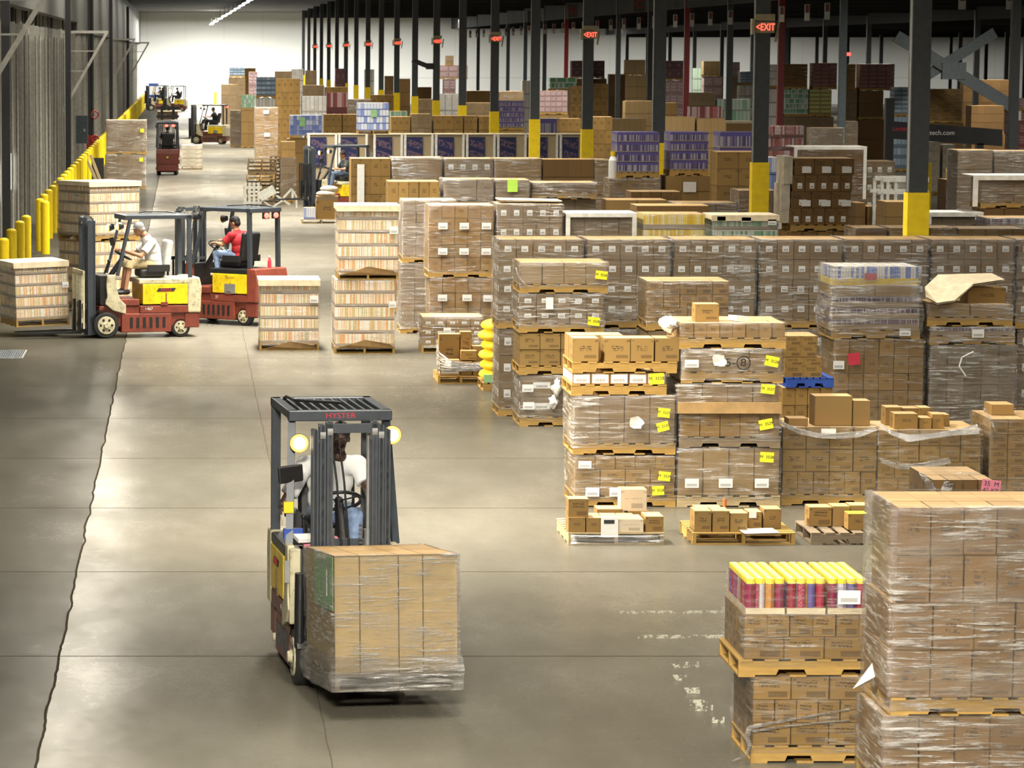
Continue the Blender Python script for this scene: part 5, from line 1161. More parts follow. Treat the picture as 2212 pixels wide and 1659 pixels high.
# ================================================================ small pallet with loose film, yellow sack load, wrapped low load
GROUP[0] = 'pallet loads of the left block'
YU = gY(762)
load(YU, 912, 1042, 684, None, 'labelwide', 5, 3, 'low wrapped load with white slips in front of the logo cartons', pal='end', film='film', dp=.9, stick=[(966, 713, 16, 10, 'w')])
YV = gY(829)
pallet(YV, 946, 1046, 0, 'wooden pallet under the small boxes bound with loose white film', 1.1, 'end')
GROUP[0] = 'small boxes bound with loose film'
for x0, x1, ya, yb_, m_, lab, dy in ((950, 993, 778, 810, 'whitelabel', 'pale labelled box at the left of the film bound pallet', .02), (995, 1020, 782, 810, 'logo', 'dark marked box in the middle of the film bound pallet', .05), (1022, 1044, 784, 810, 'plain', 'tan box at the right of the film bound pallet', .02),
                                 (948, 992, 722, 810, 'logo', 'tall brown box at the back left of the film bound pallet', .4), (994, 1018, 717, 810, 'logobar', 'tall box with a white spot at the back of the film bound pallet', .4), (1020, 1044, 748, 810, 'plain', 'brown box at the back right of the film bound pallet', .4), (996, 1030, 758, 782, 'brand', 'flat brown box in the middle of the film bound pallet', .15)):
    o = box(YV + dy, x0, x1, ya, (PH,) if yb_ == 810 else (zAt(780, YV),), m_, lab, .26)
b = MB(); 
for k in range(6):
    f = k / 5; pts = [P(944, 735 + 62 * f, YV + .5), P(946, 760 + 38 * f, YV - .01), P(975, 782 + 18 * f, YV - .05), P(1012, 786 + 14 * f, YV - .05), P(1044, 785 + 14 * f, YV - .02)]
    for a, c in zip(pts, pts[1:]): b.tube(a, c, .016, .016, 7)
tag(b.build('film_strands', M['filmrag']), 'loose white film strands wound around the small boxes', 'plastic film')
GROUP[0] = None
YY = gY(845)
ys = MB(); t = thing('sack_load', 'bright yellow bag load on a pallet, half hidden behind the long label row', 'pallet load', (xAt(1080, YY), YY, 0))
inst('pallet', pallet_mesh(.5, 1.0, 'side', 'wood'), t)
sackm = carton('bag_print_yellow', (.86, .62, .02), logo=(.2, .8, .3, .8), ink=(.6, .1, .08), amt=.5, seam=0, var=.05)
for k in range(6):
    hgt = .15; sk = MB(); sk.ball((0, .45, 0), (.27 + .03 * random.random(), .5, .1), 16); inst('yellow_bag', sk.mesh('yellow_bag', [sackm]), t, (-.01 + .03 * (k % 2), 0, PH + .09 + hgt * k))
MB().box(-.24, .2, -.0, .03, PH, PH + .12).build('tray', M['greentag'], t)
M['chaindark'] = plain('chain_dark', (.1, .09, .08), .4, .6)
# ================================================================ forklifts (local frame: x forward, y to the truck's left, z up, origin on the floor under the front axle)
def forklift(loc, rz, label, body='cream', lift=0.06, side='red', lights=True, tail=False, detail=2, seat='vinyl', number=None, logo='yellow', guardtext=False, wide=.46, mast_top=2.18, bars=True, cw_=.48, fork=1.55, mw=1.25, rest='black'):
    t = thing('forklift', label, 'forklift', loc, rz, 'forklifts')
    hood, frame, cw = {'cream': ('creampaint', 'brownpaint', 'creampaint'), 'red': ('redpaint', 'redpaint', 'redpaint')}[body]
    if side == 'red' and body == 'cream': frame = 'redpaint'
    W = wide
    # chassis with slotted side skirts
    ch = MB()
    ch.box(-1.2, -.28, -W, W, .1, .44).box(-1.55, .12, -W + .05, W - .05, .2, .58).box(-1.52, -.62, -W, W, .44, .58)
    ch.box(-.62, .02, -W + .02, W - .02, .58, .7)
    c = bevel(ch.build('chassis', M[frame], t), .015)
    for s in (-1, 1):
        sl = MB()
        for i in range(6): sl.box(-.46 - i * .12 - .026, -.46 - i * .12 + .026, s * (W + .003) - .004, s * (W + .003) + .004, .18, .37)
        sl.build('side_slots', M['black'], t)
        cowl = MB(); cowl.prism([(-.18, 1.14), (-.02, 1.14), (.0, .95), (-.02, .75), (.02, .62), (-.12, .5), (-.36, .43), (-.36, .6), (-.25, .7), (-.19, .9)], s * W - .05, s * W + .012)
        bevel(cowl.build('front_cowl', M[hood], t), .012)
    MB().box(-.12, .1, -W + .05, W - .05, .6, 1.12).build('dashboard', M['black'], t)
    MB().prism([(.04, .62), (.3, .3), (.34, .1), (.12, .1), (-.05, .45)], -W + .12, W - .12).build('front_frame', M['black'], t)
    # fenders over the drive wheels
    for s in (-1, 1):
        fd = MB(); n = 8
        for i in range(n):
            a0, a1 = math.pi * (.12 + .72 * i / n), math.pi * (.12 + .72 * (i + 1) / n); r = .285
            fd.add([(r * math.cos(a), y, .235 + r * math.sin(a)) for a in (a0, a1) for y in (s * W - .2 * (s > 0) , s * W + .2 * (s < 0))], [(0, 1, 3, 2)])
        fd.build('fender', M['black' if body == 'cream' else frame], t)
    # battery box and hood
    bt = MB(); bt.box(-1.5, -.67, -W - .006, W + .006, .6, .965); bevel(bt.build('battery', M['batt'], t), .01)
    MB().box(-1.11, -1.09, -W - .012, W + .012, .6, .8).box(-1.13, -1.0, -W - .014, W + .014, .58, .64).build('battery_latch', M[frame], t)
    for s in (-1, 1):
        R_ = (math.pi / 2, 0, 0) if s < 0 else (math.pi / 2, 0, math.pi)
        if logo == 'yellow':
            p = MB().prism([(-.18, -.03), (.14, -.03), (.18, .03), (-.14, .03)], -.004, .0).build('battery_badge', M['ink'], t, (-1.1, s * (W + .008), .86), (0, 0, 0 if s < 0 else math.pi))
            inst('lettering', text_mesh('EAGLE', .07, M['redtag']), p, (0, -.006, 0), FRONT)
        else:
            MB().box(-.13, .13, -.004, .004, -.1, .08).build('battery_label', M['greymetal'], t, (-1.1, s * (W + .01), .7))
            inst('lettering', text_mesh('EnerSys', .06, M['brownpaint']), t, (-1.1, s * (W + .016), .9), R_)
        if number: inst('number', text_mesh(number, .075, M['paper']), t, (-.78, s * (W + .006), .52), R_)
    bevel(MB().box(-1.55, -.6, -W, W, .965, 1.06).build('battery_hood', M['black' if guardtext or body != 'cream' else hood], t), .018)
    cwm = MB(); cwm.prism([(-1.5, .44), (-1.74, .44), (-1.76, .9), (-1.72, 1.08), (-1.5, 1.08)], -W - .01, W + .01)
    bevel(cwm.build('counterweight', M[cw], t), .03, 3)
    bevel(MB().box(-1.72, -1.45, -W + .02, W - .02, .17, .44).build('rear_bumper', M[frame], t), .02)
    # wheels
    for nm, x, r, wd, y in (('front_wheel', 0, .235, .18, W - .09), ('rear_wheel', -1.38, .175, .14, W - .12)):
        for s in (-1, 1):
            b = MB(); K = b.M
            b.tube((x, s * (y - wd / 2), r), (x, s * (y - wd / 2 + .02), r), r - .02, r, 28).tube((x, s * (y - wd / 2 + .02), r), (x, s * (y + wd / 2 - .02), r), r, r, 28).tube((x, s * (y + wd / 2 - .02), r), (x, s * (y + wd / 2), r), r, r - .02, 28)
            wh = b.build(nm, M['rubber'], t)
            hb = MB(); hb.tube((x, s * (y + wd / 2 - .01), r), (x, s * (y + wd / 2 + .012), r), r * .7, r * .66, 24).tube((x, s * (y + wd / 2 + .012), r), (x, s * (y + wd / 2 + .05), r), r * .24, r * .18, 14)
            for i in range(6):
                a = i * math.pi / 3; hb.tube((x + r * .44 * math.cos(a), s * (y + wd / 2 + .01), r + r * .44 * math.sin(a)), (x + r * .44 * math.cos(a), s * (y + wd / 2 + .016), r + r * .44 * math.sin(a)), r * .1, n=8, mi=1)
            hb.build('hub', [M['creampaint'], M['black']], wh)
    # seat
    st = bevel(MB().box(-1.14, -.66, -.25, .25, 1.07, 1.22).build('seat', M['vinyl'], t), .05, 3)
    sb = MB(); sb.obox((-1.2, 0, 1.46), (.12, .48, .56), (0, -.14, 0)); bevel(sb.build('backrest', M['vinyl' if seat == 'vinyl' else 'vinylwhite'], t), .05, 3)
    MB().obox((-1.0, -.29, 1.24), (.4, .07, .12)).obox((-1.0, .29, 1.24), (.4, .07, .12)).build('hip_restraint', M['vinyl'], t)
    # steering
    sc_ = MB(); sc_.tube((-.14, 0, 1.05), (-.4, 0, 1.42), .05, .04); sc_.build('steering_column', M['black'], t)
    sw = MB(); ax = Vector((-.36, 0, .62)).normalized(); sw.torus((-.42, 0, 1.45), .18, .016, ax, 28, 8); 
    for a in (.5, 2.6, 4.7):
        e = ax.to_track_quat('Z', 'Y') @ Vector((.17 * math.cos(a), .17 * math.sin(a), 0)); sw.bar((-.42, 0, 1.45), Vector((-.42, 0, 1.45)) + e, .025, .012)
    sw.ball((-.42, 0, 1.45), .04, 10); sw.build('steering_wheel', M['black'], t)
    lv = MB()
    for i in range(3): lv.tube((-.1, -.2 - i * .06, 1.08), (-.2, -.2 - i * .06, 1.34), .008, n=6).ball((-.2, -.2 - i * .06, 1.35), .022, 8)
    lv.build('control_levers', M['black'], t)
    # overhead guard
    zt = 2.2; G = 'charcoal'
    for s in (-1, 1):
        y = s * (W - .04)
        MB().bar((-.2, y + s * .05, 1.12), (-.46, y, zt - .03), .06, .05).build('front_post', M[G], t)
        MB().bar((-1.55, y, 1.06), (-1.53, y, zt - .03), .075, .07).build('rear_post', M[G], t)
    rf = MB(); zz = zt
    rf.box(-1.58, -.38, -W, -W + .08, zz - .07, zz).box(-1.58, -.38, W - .08, W, zz - .07, zz).box(-.44, -.34, -W, W, zz - .085, zz).box(-1.6, -1.47, -W, W, zz - .08, zz)
    for i in range(9): y = -W + .13 + i * (2 * W - .26) / 8; rf.box(-1.5, -.36, y - .012, y + .012, zz - .055, zz - .005)
    bevel(rf.build('overhead_guard', M[G], t), .008)
    if guardtext: inst('guard_lettering', text_mesh('HYSTER', .06, M['redtag']), t, (-.336, 0, zz - .042), (math.pi / 2, 0, math.pi / 2), (1.2, 1, 1))
    cb_ = MB(); cb_.path([(-1.56, -W + .1, zt - .02), (-1.3, -W + .1, zt + .03), (-.9, -W + .12, zt + .035), (-.7, .05, zt + .03)], .014, 7); cb_.build('guard_cable', M['black'], t)
    # mast
    for nm, yy, xx, top in (('outer_mast_rail', .29, .25, mast_top - .07), ('middle_mast_rail', .235, .27, mast_top - .03), ('inner_mast_rail', .18, .29, mast_top)):
        for s in (-1, 1):
            b = MB(); y = s * yy * mw
            b.box(xx - .07, xx + .07, y - .01, y + .01, .06, top).box(xx - .07, xx - .05, y - .022, y + .022, .06, top).box(xx + .05, xx + .07, y - .024, y + .024, .06, top)
            r_ = b.build(nm, M[G], t)
            if nm[0] != 'o': MB().tube((xx, y + .022, top - .08), (xx, y - .022, top - .08), .075, n=18).build('chain_pulley', M['greymetal'], r_)
    for bb_ in ((.3, .36, -.2 * mw, .2 * mw, mast_top - .09, mast_top - .02), (.2, .26, -.31 * mw, .31 * mw, .3, .42), (.18, .2, -.3 * mw, .3 * mw, 1.16, 1.22)): MB().box(*bb_).build('mast_crossbar', M[G], t)
    for y in (-.15, .15): MB().tube((.2, y, .1), (.2, y, 1.3), .03, n=12).tube((.2, y, 1.3), (.2, y, mast_top - .1), .016, n=10).build('lift_cylinder', M['greymetal'], t)
    for y in (-.08, .08):
        cc = MB()
        for i in range(34): cc.box(.27, .285, y - .012, y + .012, .2 + i * .034, .2 + i * .034 + .022)
        cc.build('lift_chain', M['chaindark'], t)
    hs = MB()
    for y in (-.02, .04): hs.path([(.3, y - .15, mast_top - .1), (.31, y - .1, 1.7), (.31, y - .06, 1.2), (.3, y - .05, .6)], .009, 7)
    hs.build('hydraulic_hoses', M['black'], t)
    z0 = lift
    MB().box(.36, .42, -cw_, cw_, z0 + .1, z0 + .2).box(.36, .42, -cw_, cw_, z0 + .45, z0 + .55).box(.35, .41, -.3, -.22, z0 + .1, z0 + .55).box(.35, .41, .22, .3, z0 + .1, z0 + .55).build('carriage', M['black'], t)
    if bars:
     lb_ = MB().box(.4, .43, -.5, .5, z0 + 1.08, z0 + 1.14)
     for i in range(7): y = -.48 + i * .16; lb_.box(.4, .43, y - .016, y + .016, z0 + .1, z0 + 1.1)
     lb_.build('load_backrest', M[rest], t)
    for s in (-1, 1):
        MB().prism([(.42, z0 + .6), (.47, z0 + .6), (.48, z0 + .05), (fork, z0 + .02), (fork, z0 + .005), (.42, z0)], s * .24 - .05, s * .24 + .05).build('fork', M['black'], t)
    # lights, mirror
    if lights:
        for s in (-1, 1):
            h = MB(); p = Vector((-.22, s * (W - (.07 if s < 0 else .02)), zt - (.25 if s < 0 else .19))); h.tube(p - Vector((.1, 0, -.01)), p, .05, .08, 16, cap=True)
            hl = h.build('headlight', M['black'], t); MB().ball(p + Vector((.006, 0, 0)), (.028, .052, .052), 14).build('lens', M['lampglow'], hl); MB().torus(p + Vector((.004, 0, 0)), .06, .016, (1, 0, 0), 20, 6).build('glow_ring', M['glow_ring'], hl)  # glowing ring: orange fringe around the lens light put into a part
    if tail:
        for s in (-1, 1):
            h = MB().obox((-1.62, s * .14 - .1, zt - .14), (.04, .17, .12)); hl = h.build('tail_light', M['black'], t)
            MB().ball((-1.645, s * .14 - .1, zt - .14), (.015, .075, .05), 12).build('lens', M['tailglow'], hl)
    if detail > 1:
        mr = MB().obox((-.3, -W + .01, 1.69), (.03, .21, .15), (.12, .2, .15)); bevel(mr.build('mirror', M['black'], t), .03, 3)
        MB().bar((-.4, -W + .04, 1.76), (-.31, -W + .03, 1.72), .02).build('mirror_arm', M['black'], t)
    return t
def tr(t): return Matrix.Translation(t.location) @ Matrix.Rotation(t.rotation_euler[2], 4, 'Z')
# front forklift, facing the camera
YFL = F / ((1484 - 113) / 5.1)
fl1 = forklift((1.30, YFL - .05, 0), -math.pi / 2 + math.radians(5.5), 'nearest forklift, cream with grey guard, facing us with headlights on and a wrapped load', 'cream', .2, 'brown', guardtext=True, wide=.425, number='4', bars=False, cw_=.32, fork=1.35, mw=1.0)
pnl = MB().box(-.02, .0, -.1, .06, -.08, .1).build('capacity_plate', M['greymetal'], fl1, (.012, -.4, .92))
MB().box(-.06, -.0, -.02, .14, 0, .08).build('blue_tape', M['woodblue'], fl1, (-.2, -.46, 1.17)); MB().box(-.04, .0, -.02, .06, 0, .09).build('yellow_tape', M['yellow'], fl1, (-.21, -.46, 1.38))
# extra cream front panels of the nearest truck
bevel(MB().box(-.16, .03, -.46, -.24, .5, 1.12).box(-.16, .03, .24, .46, .5, 1.12).build('front_panel', M['creampaint'], fl1), .015)
for s in (-1, 1): MB().tube((.2, s * .4, .35), (.24, s * .4, .95), .045, n=12).build('tilt_cylinder', M['black'], fl1)
b = MB().box(-.12, -.02, -.34, -.06, 1.12, 1.2); b.build('papers', M['pinktag'], fl1); MB().obox((-.02, -.3, 1.2), (.14, .22, .03), (0, .2, .2)).build('clipboard', M['paper'], fl1)
# its load
m = tr(fl1); fwd = (m @ Vector((1, 0, 0)) - m.translation); rz = math.radians(8.5)
pc = m @ Vector((.47, .05, 0))
GROUP[0] = 'loads carried by forklifts'
LW, LD, LH = .965, 1.2, .915
t = thing('pallet_load', 'shrink wrapped tall carton load with a green label, carried by the nearest forklift', 'pallet load', (0, 0, 0), rz, GROUP[0])
fr = m @ Vector((.5 + LD, .0, 0)); Yl = gY(1504, .1)
t.location = (xAt(858, 27.62, .5), 27.62, .235); t.rotation_euler = (-math.radians(4.2), 0, rz)
inst('pallet', pallet_mesh(LW, LD, 'end', 'woodgrey'), t)
xs_ = [-LW / 2, -.285, .02, .21, LW / 2]
for i in range(4):
    for j in range(2):
        w_ = xs_[i + 1] - xs_[i]
        inst('carton', box_mesh(w_ - .004, .48, LH - .002, 'tallpale0', 'top') if False else box_mesh(w_ - .004, .59, LH, 'gold', 'top'), t, ((xs_[i] + xs_[i + 1]) / 2, .005 + .6 * j, PH))
film_hull(t, -LW / 2 - .012, LW / 2 + .012, -.012, LD + .012, .0, PH + LH, 'filmwrap', 41, .012)
film_hull(t, -LW / 2 - .02, LW / 2 + .02, -.02, LD + .02, .0, .26, 'filmhi', 77, .03, .01)
gl_ = MB().box(-.003, 0, .03, .8, .62, 1.035).build('green_label', M['greentag'], t, (-LW / 2 - .004, 0, 0)); MB().box(-.006, -.003, .26, .3, .72, .92).build('white_mark', M['paper'], gl_)
# white shirt driver's forklift, side on
s2 = 120.5; Y2_ = gY(727)
fl2 = forklift(((229 - PX) / sAt(Y2_) - .09, Y2_, 0), math.pi + math.radians(13), 'cream and brown forklift seen side on with a white shirted driver, heading left', 'cream', .08, 'red', seat='white', number='1467', cw_=.46, rest='creampaint')
load_c = tr(fl2) @ Vector((1.02, 0, 0))
t = load(Y2_, 40, 156, 590, None, 'juice', 3, 5, 'orange striped load on the forks at the left edge, pale sheet on top', pal='end', film='filmlow', dp=1.15, lid='boardpale', stick=[(150, 640, 14, 12, 'w')])
t.location = (xAt(93, Y2_, .6), Y2_ - .1, .2); t.rotation_euler = (0, -.03, math.radians(17)); 
# red forklift
Y3_ = gY(700)
fl3 = forklift(((452 - PX) / sAt(Y3_ + .35) - .16, Y3_ + .75, 0), math.pi - math.radians(40), 'red forklift seen from behind at an angle, red shirted driver, two red tail lights', 'red', .1, 'red', tail=True, logo='sign', number='27')
bt = MB().tube((0, 0, 0), (0, 0, .12), .035).tube((0, 0, .12), (0, 0, .2), .035, .015).tube((0, 0, .2), (0, 0, .23), .018, mi=1).mesh('bottle', [M['redtag'], M['paper']])
tag(inst('bottle', bt, None, tr(fl3) @ Vector((-1.64, -.05, 1.08))), 'small red and white bottle standing on the red forklift counterweight', 'bottle')
# dark shirt driver's forklift
Y4_ = 7880 / 68.4
fl4 = forklift(((684 - PX) / sAt(Y4_), Y4_, 0), math.pi + math.radians(18), 'cream forklift with tall black mast and a dark shirted driver, headlights lit', 'cream', .5, 'red', number=None)
# red forklift seen from behind far down the aisle
Y5_ = gY(380) + 1.5
Yq_ = Y5_ + 1.5
fl5 = forklift(((362 - PX) / sAt(Y5_), Y5_ + 1.0, 0), math.pi / 2, 'red forklift seen straight from behind down the aisle, raised load and red lights', 'red', zAt(258, Yq_) - .02, 'red', tail=True, detail=1, bars=False)
t = load(Yq_, 340, 384, 240, 258, 'plain', 2, 1, 'small load raised above the red forklift seen from behind', pal=None, film='filmlow', dp=.9)
o = MB().box(-.04, .04, -.01, 0, -.03, .03).build('round_sticker', M['yellowtag'], fl5, (-1.77, 0, .75), (0, 0, -math.pi / 2))
Y6_ = gY(311)
fl6 = forklift(((428 - PX) / sAt(Y6_), Y6_, 0), math.pi + math.radians(-14), 'cream forklift far down the aisle heading left, red tail lights on its guard', 'cream', .3, 'brown', tail=True, detail=1, logo='sign')
Y7_ = gY(240)
fl7 = forklift(((362 - PX) / sAt(Y7_), Y7_, 0), math.pi + math.radians(-10), 'farthest forklift in the middle of the aisle before the white wall', 'cream', .9, 'brown', detail=1)
fl8 = forklift(((302 - PX) / sAt(Y7_) + .9, Y7_ + 4, 0), math.pi + math.radians(10), 'farthest forklift at the left, half hidden by the yellow bollards', 'cream', .6, 'brown', detail=1, lights=False)
t = thing('dock_screen', 'white board in a dark blue frame far down the aisle', 'board', (xAt(332, Y7_ + 8, 2), Y7_ + 8, 0))
MB().box(-.44, .44, 0, .08, zAt(210, Y7_ + 8), zAt(180, Y7_ + 8)).build('frame', M['woodblue'], t); MB().box(-.38, .4, -.02, 0, zAt(205, Y7_ + 8), zAt(186, Y7_ + 8)).build('board', M['paper'], t)
MB().tube((0, .05, 0), (0, .05, zAt(205, Y7_ + 8)), .06).build('post', M['black'], t)
o = MB().box(-.16, .16, 0, .1, 0, 1.3).build('guard_post', M['yellow'], None, (xAt(465, 352, 1), 352, 0)); tag(o, 'yellow guard post standing alone before the white end wall', 'guard post')
GROUP[0] = None
# ================================================================ people: one continuous body each, grown from tapered limbs
def capsule(b, p, q, r0, r1, n=14):
    b.tube(p, q, r0, r1, n); b.ball(p, r0, n); b.ball(q, r1, n)
def remesh(o, vox, it=4, f=.6):
    m = o.modifiers.new('remesh', 'REMESH'); m.mode = 'VOXEL'; m.voxel_size = vox; m.use_smooth_shade = True
    s = o.modifiers.new('smooth', 'SMOOTH'); s.iterations = it; s.factor = f
    return o
def person(T, J, label, skin, shirt, legs, hair, vox=.009, shorts=False, cap=None, face=True, grip=True, shoe='black', name='person'):
    """J: joint points in the truck's frame; T: the truck's matrix"""
    R = lambda p: Vector(p)
    root = thing(name, label, 'person', T.translation, 0); root.matrix_world = T
    b = MB()
    hd, nk, ch, pv = R(J['head']), R(J['neck']), R(J['chest']), R(J['pelvis'])
    fd = R(J['face']).normalized(); up = (hd - nk).normalized(); up = (up - fd * up.dot(fd)).normalized(); sd = up.cross(fd)
    Rm = Matrix((fd, sd, up)).transposed()
    A = lambda x, y, z: hd + fd * x + sd * y + up * z
    b.ball(A(-.005, 0, .02), (.096, .076, .1), 20, rot=Rm); b.ball(A(.03, 0, -.05), (.06, .056, .07), 16, rot=Rm); b.ball(A(.068, 0, -.09), (.024, .03, .024), 12, rot=Rm)
    b.ball(A(.097, 0, -.012), (.02, .014, .024), 10, rot=Rm); b.ball(A(.088, 0, .035), (.014, .05, .014), 10, rot=Rm); b.ball(A(.09, 0, -.056), (.014, .026, .013), 10, rot=Rm)
    for s in (-1, 1): b.ball(A(-.005, s * .078, -.01), (.022, .01, .03), 8, rot=Rm)
    capsule(b, A(-.02, 0, -.07), nk, .052, .056)
    sh = [R(J['shL']), R(J['shR'])]; mid = (sh[0] + sh[1]) / 2
    capsule(b, nk, ch, .075, .13); b.ball(ch, (.12, .165, .15), 18, rot=Rm if False else Matrix.Identity(3)); capsule(b, ch, pv, .13, .135)
    capsule(b, sh[0], sh[1], .07, .07); b.ball(pv, (.13, .17, .11), 16)
    H_ = {}
    for k, s in (('L', 1), ('R', -1)):
        a, e, wv = R(J['sh' + k]), R(J['el' + k]), R(J['wr' + k])
        capsule(b, a, e, .052, .04); capsule(b, e, wv, .04, .027)
        d = (wv - e).normalized(); pr = R(J.get('palm', (0, 0, -1))); pr = (pr - d * pr.dot(d)).normalized(); lat = d.cross(pr)
        pc_ = wv + d * .055; Q = Matrix((d, lat, pr)).transposed()
        b.ball(pc_, (.052, .04, .017), 14, rot=Q)
        for i, (ln, of) in enumerate(((.036, .03), (.041, .01), (.038, -.01), (.03, -.029))):
            base = wv + d * .095 + lat * of * 1.0; k1 = base + d * ln * .75 + pr * ln * (.5 if grip else .15); k2 = k1 + d * ln * (.1 if grip else .7) + pr * ln * (.9 if grip else .4); k3 = k2 - d * ln * (.5 if grip else -.3) + pr * ln * .4
            capsule(b, base - d * .02, k1, .0105, .0095, 8); capsule(b, k1, k2, .0095, .009, 8); capsule(b, k2, k3, .009, .008, 8)
        ts = wv + d * .03 + lat * .036 * s; t1 = ts + d * .03 + lat * .022 * s + pr * .015; t2 = t1 + d * .022 + pr * .025 - lat * .006 * s
        capsule(b, ts, t1, .013, .0115, 8); capsule(b, t1, t2, .0115, .0095, 8)
        hp, kn, an = R(J['hp' + k]), R(J['kn' + k]), R(J['an' + k])
        capsule(b, hp, kn, .085, .056); capsule(b, kn, an, .055, .036); b.ball(kn + (an - kn) * .3 + Vector((-.012, 0, 0)), (.05, .05, .09), 12)
        to = an + Vector((.15, 0, -.05)); capsule(b, an + Vector((-.02, 0, -.03)), to, .036, .03)
    remesh(b.build('body', M[skin], root), vox)
    # shirt
    c = MB(); capsule(c, nk + (ch - nk) * .25, ch, .1, .155); c.ball(ch, (.142, .2, .175), 18); c.ball((ch + pv) / 2, (.15, .19, .2), 18); capsule(c, ch, pv + Vector((0, 0, .0)), .15, .158); c.ball(pv + Vector((0, 0, .02)), (.155, .19, .1), 16); capsule(c, sh[0], sh[1], .084, .084)
    for k in 'LR':
        a, e = R(J['sh' + k]), R(J['el' + k]); c.tube(a, a + (e - a) * .72, .072, .078, 14); c.ball(a, .074, 14)
    remesh(c.build('shirt', M[shirt], root), max(.011, vox), 3)
    g_ = MB(); g_.ball(pv + Vector((.02, 0, -.03)), (.16, .19, .1), 16)
    for k in 'LR':
        hp, kn, an = R(J['hp' + k]), R(J['kn' + k]), R(J['an' + k])
        capsule(g_, hp, kn, .1, .078)
        if not shorts: capsule(g_, kn, an + (kn - an) * .08, .074, .055)
        else: g_.tube(kn, kn + (an - kn) * .16, .082, .092, 14)
    remesh(g_.build('shorts' if shorts else 'trousers', M[legs], root), max(.012, vox), 3)
    for k in 'LR':
        an = R(J['an' + k]); s_ = MB(); capsule(s_, an + Vector((-.04, 0, -.045)), an + Vector((.15, 0, -.055)), .048, .04); s_.ball(an + Vector((0, 0, -.02)), (.05, .045, .05), 12); remesh(s_.build('shoe', M[shoe], root), .014, 2)
    # hair or cap
    hr = MB()
    V = [];
    hr.ball(A(-.014, 0, .042), (.1, .083, .096), 20, rot=Rm)
    if cap: hr.ball(A(.075, 0, .05), (.075, .06, .012), 14, rot=Rm)
    else: hr.ball(A(-.055, 0, -.01), (.058, .078, .075), 14, rot=Rm)
    ho = hr.build('cap' if cap else 'hair', M[cap or hair], root)
    cut = MB(); 
    if cap:
        h2 = MB(); h2.ball(A(-.05, 0, -.02), (.06, .08, .06), 14, rot=Rm); h2.build('hair', M[hair], root)
    if face:
        for s in (-1, 1):
            ey = MB().ball(A(.082, s * .031, .012), (.008, .013, .006), 10, rot=Rm).build('eye', M['sclera'], root)
            MB().ball(A(.0885, s * .031, .012), (.004, .006, .006), 8, rot=Rm).build('iris', M['ink'], ey)
            MB().ball(A(.092, s * .032, .034), (.008, .022, .005), 8, rot=Rm).build('eyebrow', M['ink'], root)
        MB().ball(A(.099, 0, -.055), (.008, .026, .006), 10, rot=Rm).build('lips', M['lips'], root)
    return root
M['skindark'] = plain('skin_dark', (.075, .032, .018), .45, var=.05); M['skin'] = plain('skin_light', (.5, .26, .15), .5, var=.05); M['lips'] = plain('lips', (.13, .045, .035), .45)
M['shirtwhite'] = plain('cloth_white', (.92, .91, .88), .8, var=.02); M['shirtred'] = plain('cloth_red', (.42, .012, .02), .8, var=.1); M['shirtdark'] = plain('cloth_slate', (.045, .055, .06), .8); M['jeans'] = plain('denim', (.23, .32, .5), .8, var=.25, nscale=14); M['denimdark'] = plain('denim_dark', (.09, .13, .2), .8); M['khaki'] = plain('khaki', (.5, .4, .22), .8, var=.1)
M['hairblack'] = plain('hair_black', (.012, .009, .008), .7); M['hairbrown'] = plain('hair_brown', (.03, .018, .01), .7); M['hairgrey'] = plain('hair_grey', (.55, .54, .5), .8); M['capgrey'] = plain('cap_grey', (.42, .43, .44), .8); M['clothblack'] = plain('cloth_black', (.012, .013, .016), .8)
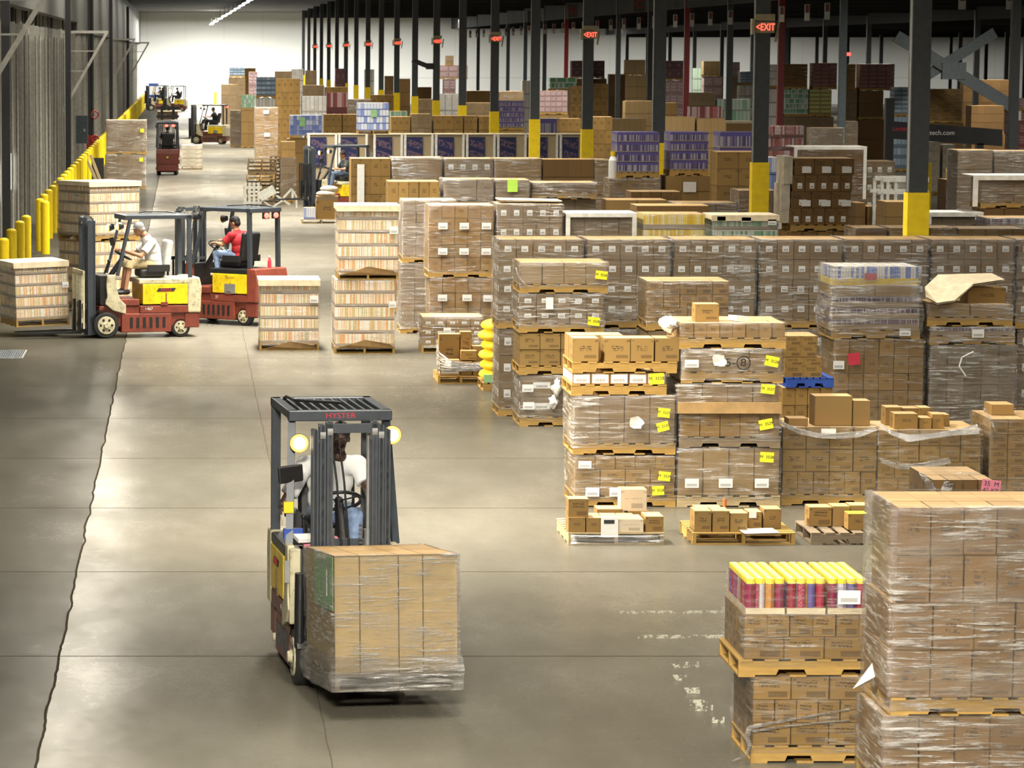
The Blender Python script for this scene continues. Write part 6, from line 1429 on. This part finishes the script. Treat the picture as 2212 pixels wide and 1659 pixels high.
def seated(lean=0.0, head=(-.86, 0, 1.93), face=(1, 0, -.15), hands=((-.5, .17, 1.52), (-.46, -.14, 1.55)), dz=0.0, twist=0.0):
    J = {'head': head, 'neck': (head[0] - .04, head[1] * .8, head[2] - .16), 'chest': (-.96 + lean * .5, 0, 1.55 + dz), 'pelvis': (-.98, 0, 1.27 + dz)}
    sx, sz = head[0] - .07, head[2] - .235
    J['shL'] = (sx, .2, sz); J['shR'] = (sx, -.2, sz); J['face'] = face
    for k, s, h in (('L', 1, hands[0]), ('R', -1, hands[1])):
        J['wr' + k] = h; J['el' + k] = ((sx * .5 + h[0] * .5) - .06, s * .29, sz * .5 + h[2] * .5 - .1)
        J['hp' + k] = (-.95, s * .1, 1.28 + dz); J['kn' + k] = (-.5, s * .14, 1.31 + dz); J['an' + k] = (-.42, s * .14, .85)
    return J
J1 = seated(0, (-.8, .06, 1.93), (1, -.1, -.25), ((-.48, .26, 1.5), (-.5, -.42, 1.38)))
J1['elR'] = (-.8, -.42, 1.36)
for k_ in ('shL', 'shR'): J1[k_] = (J1[k_][0], J1[k_][1] * 1.1, J1[k_][2])
person(tr(fl1), J1, 'person in a white T-shirt driving the nearest forklift, looking down past the mast', 'skindark', 'shirtwhite', 'jeans', 'hairblack', .0065)
J2 = seated(.12, (-.7, 0, 1.93), (1, .0, -.42), ((-.42, .12, 1.55), (-.4, -.1, 1.56)))
J2['neck'] = (-.8, 0, 1.82); J2['shL'] = (-.9, .2, 1.7); J2['shR'] = (-.9, -.2, 1.7); J2['chest'] = (-.94, 0, 1.56); J2['elL'] = (-.68, .27, 1.46); J2['elR'] = (-.68, -.27, 1.46)
person(tr(fl2), J2, 'person in a white T-shirt, grey cap and khaki shorts driving the side-on cream forklift', 'skin', 'shirtwhite', 'khaki', 'hairgrey', .009, shorts=True, cap='capgrey')
J3 = seated(0, (-.84, 0, 1.9), (1, .1, -.2)); J3['anL'] = (-.6, .2, .98)
person(tr(fl3), J3, 'person in a red T-shirt and jeans driving the red forklift, seen from behind', 'skin', 'shirtred', 'jeans', 'hairblack', .009, shoe='paper')
J4 = seated(0, (-.86, 0, 1.88), (1, .15, -.35), ((-.58, .1, 1.45), (-.55, -.1, 1.45)))
person(tr(fl4), J4, 'person in a dark T-shirt and jeans sitting on the forklift by the empty pallets', 'skin', 'shirtdark', 'denimdark', 'hairbrown', .011)
for f_, lab in ((fl5, 'person in dark clothes driving the red forklift seen straight from behind'), (fl6, 'person in black driving the far cream forklift with red tail lights'), (fl7, 'person in black on the farthest forklift in the aisle'), (fl8, 'person in black on the farthest forklift beside the bollards')):
    person(tr(f_), seated(0), lab, 'skin', 'clothblack', 'clothblack', 'hairblack', .016, face=False)
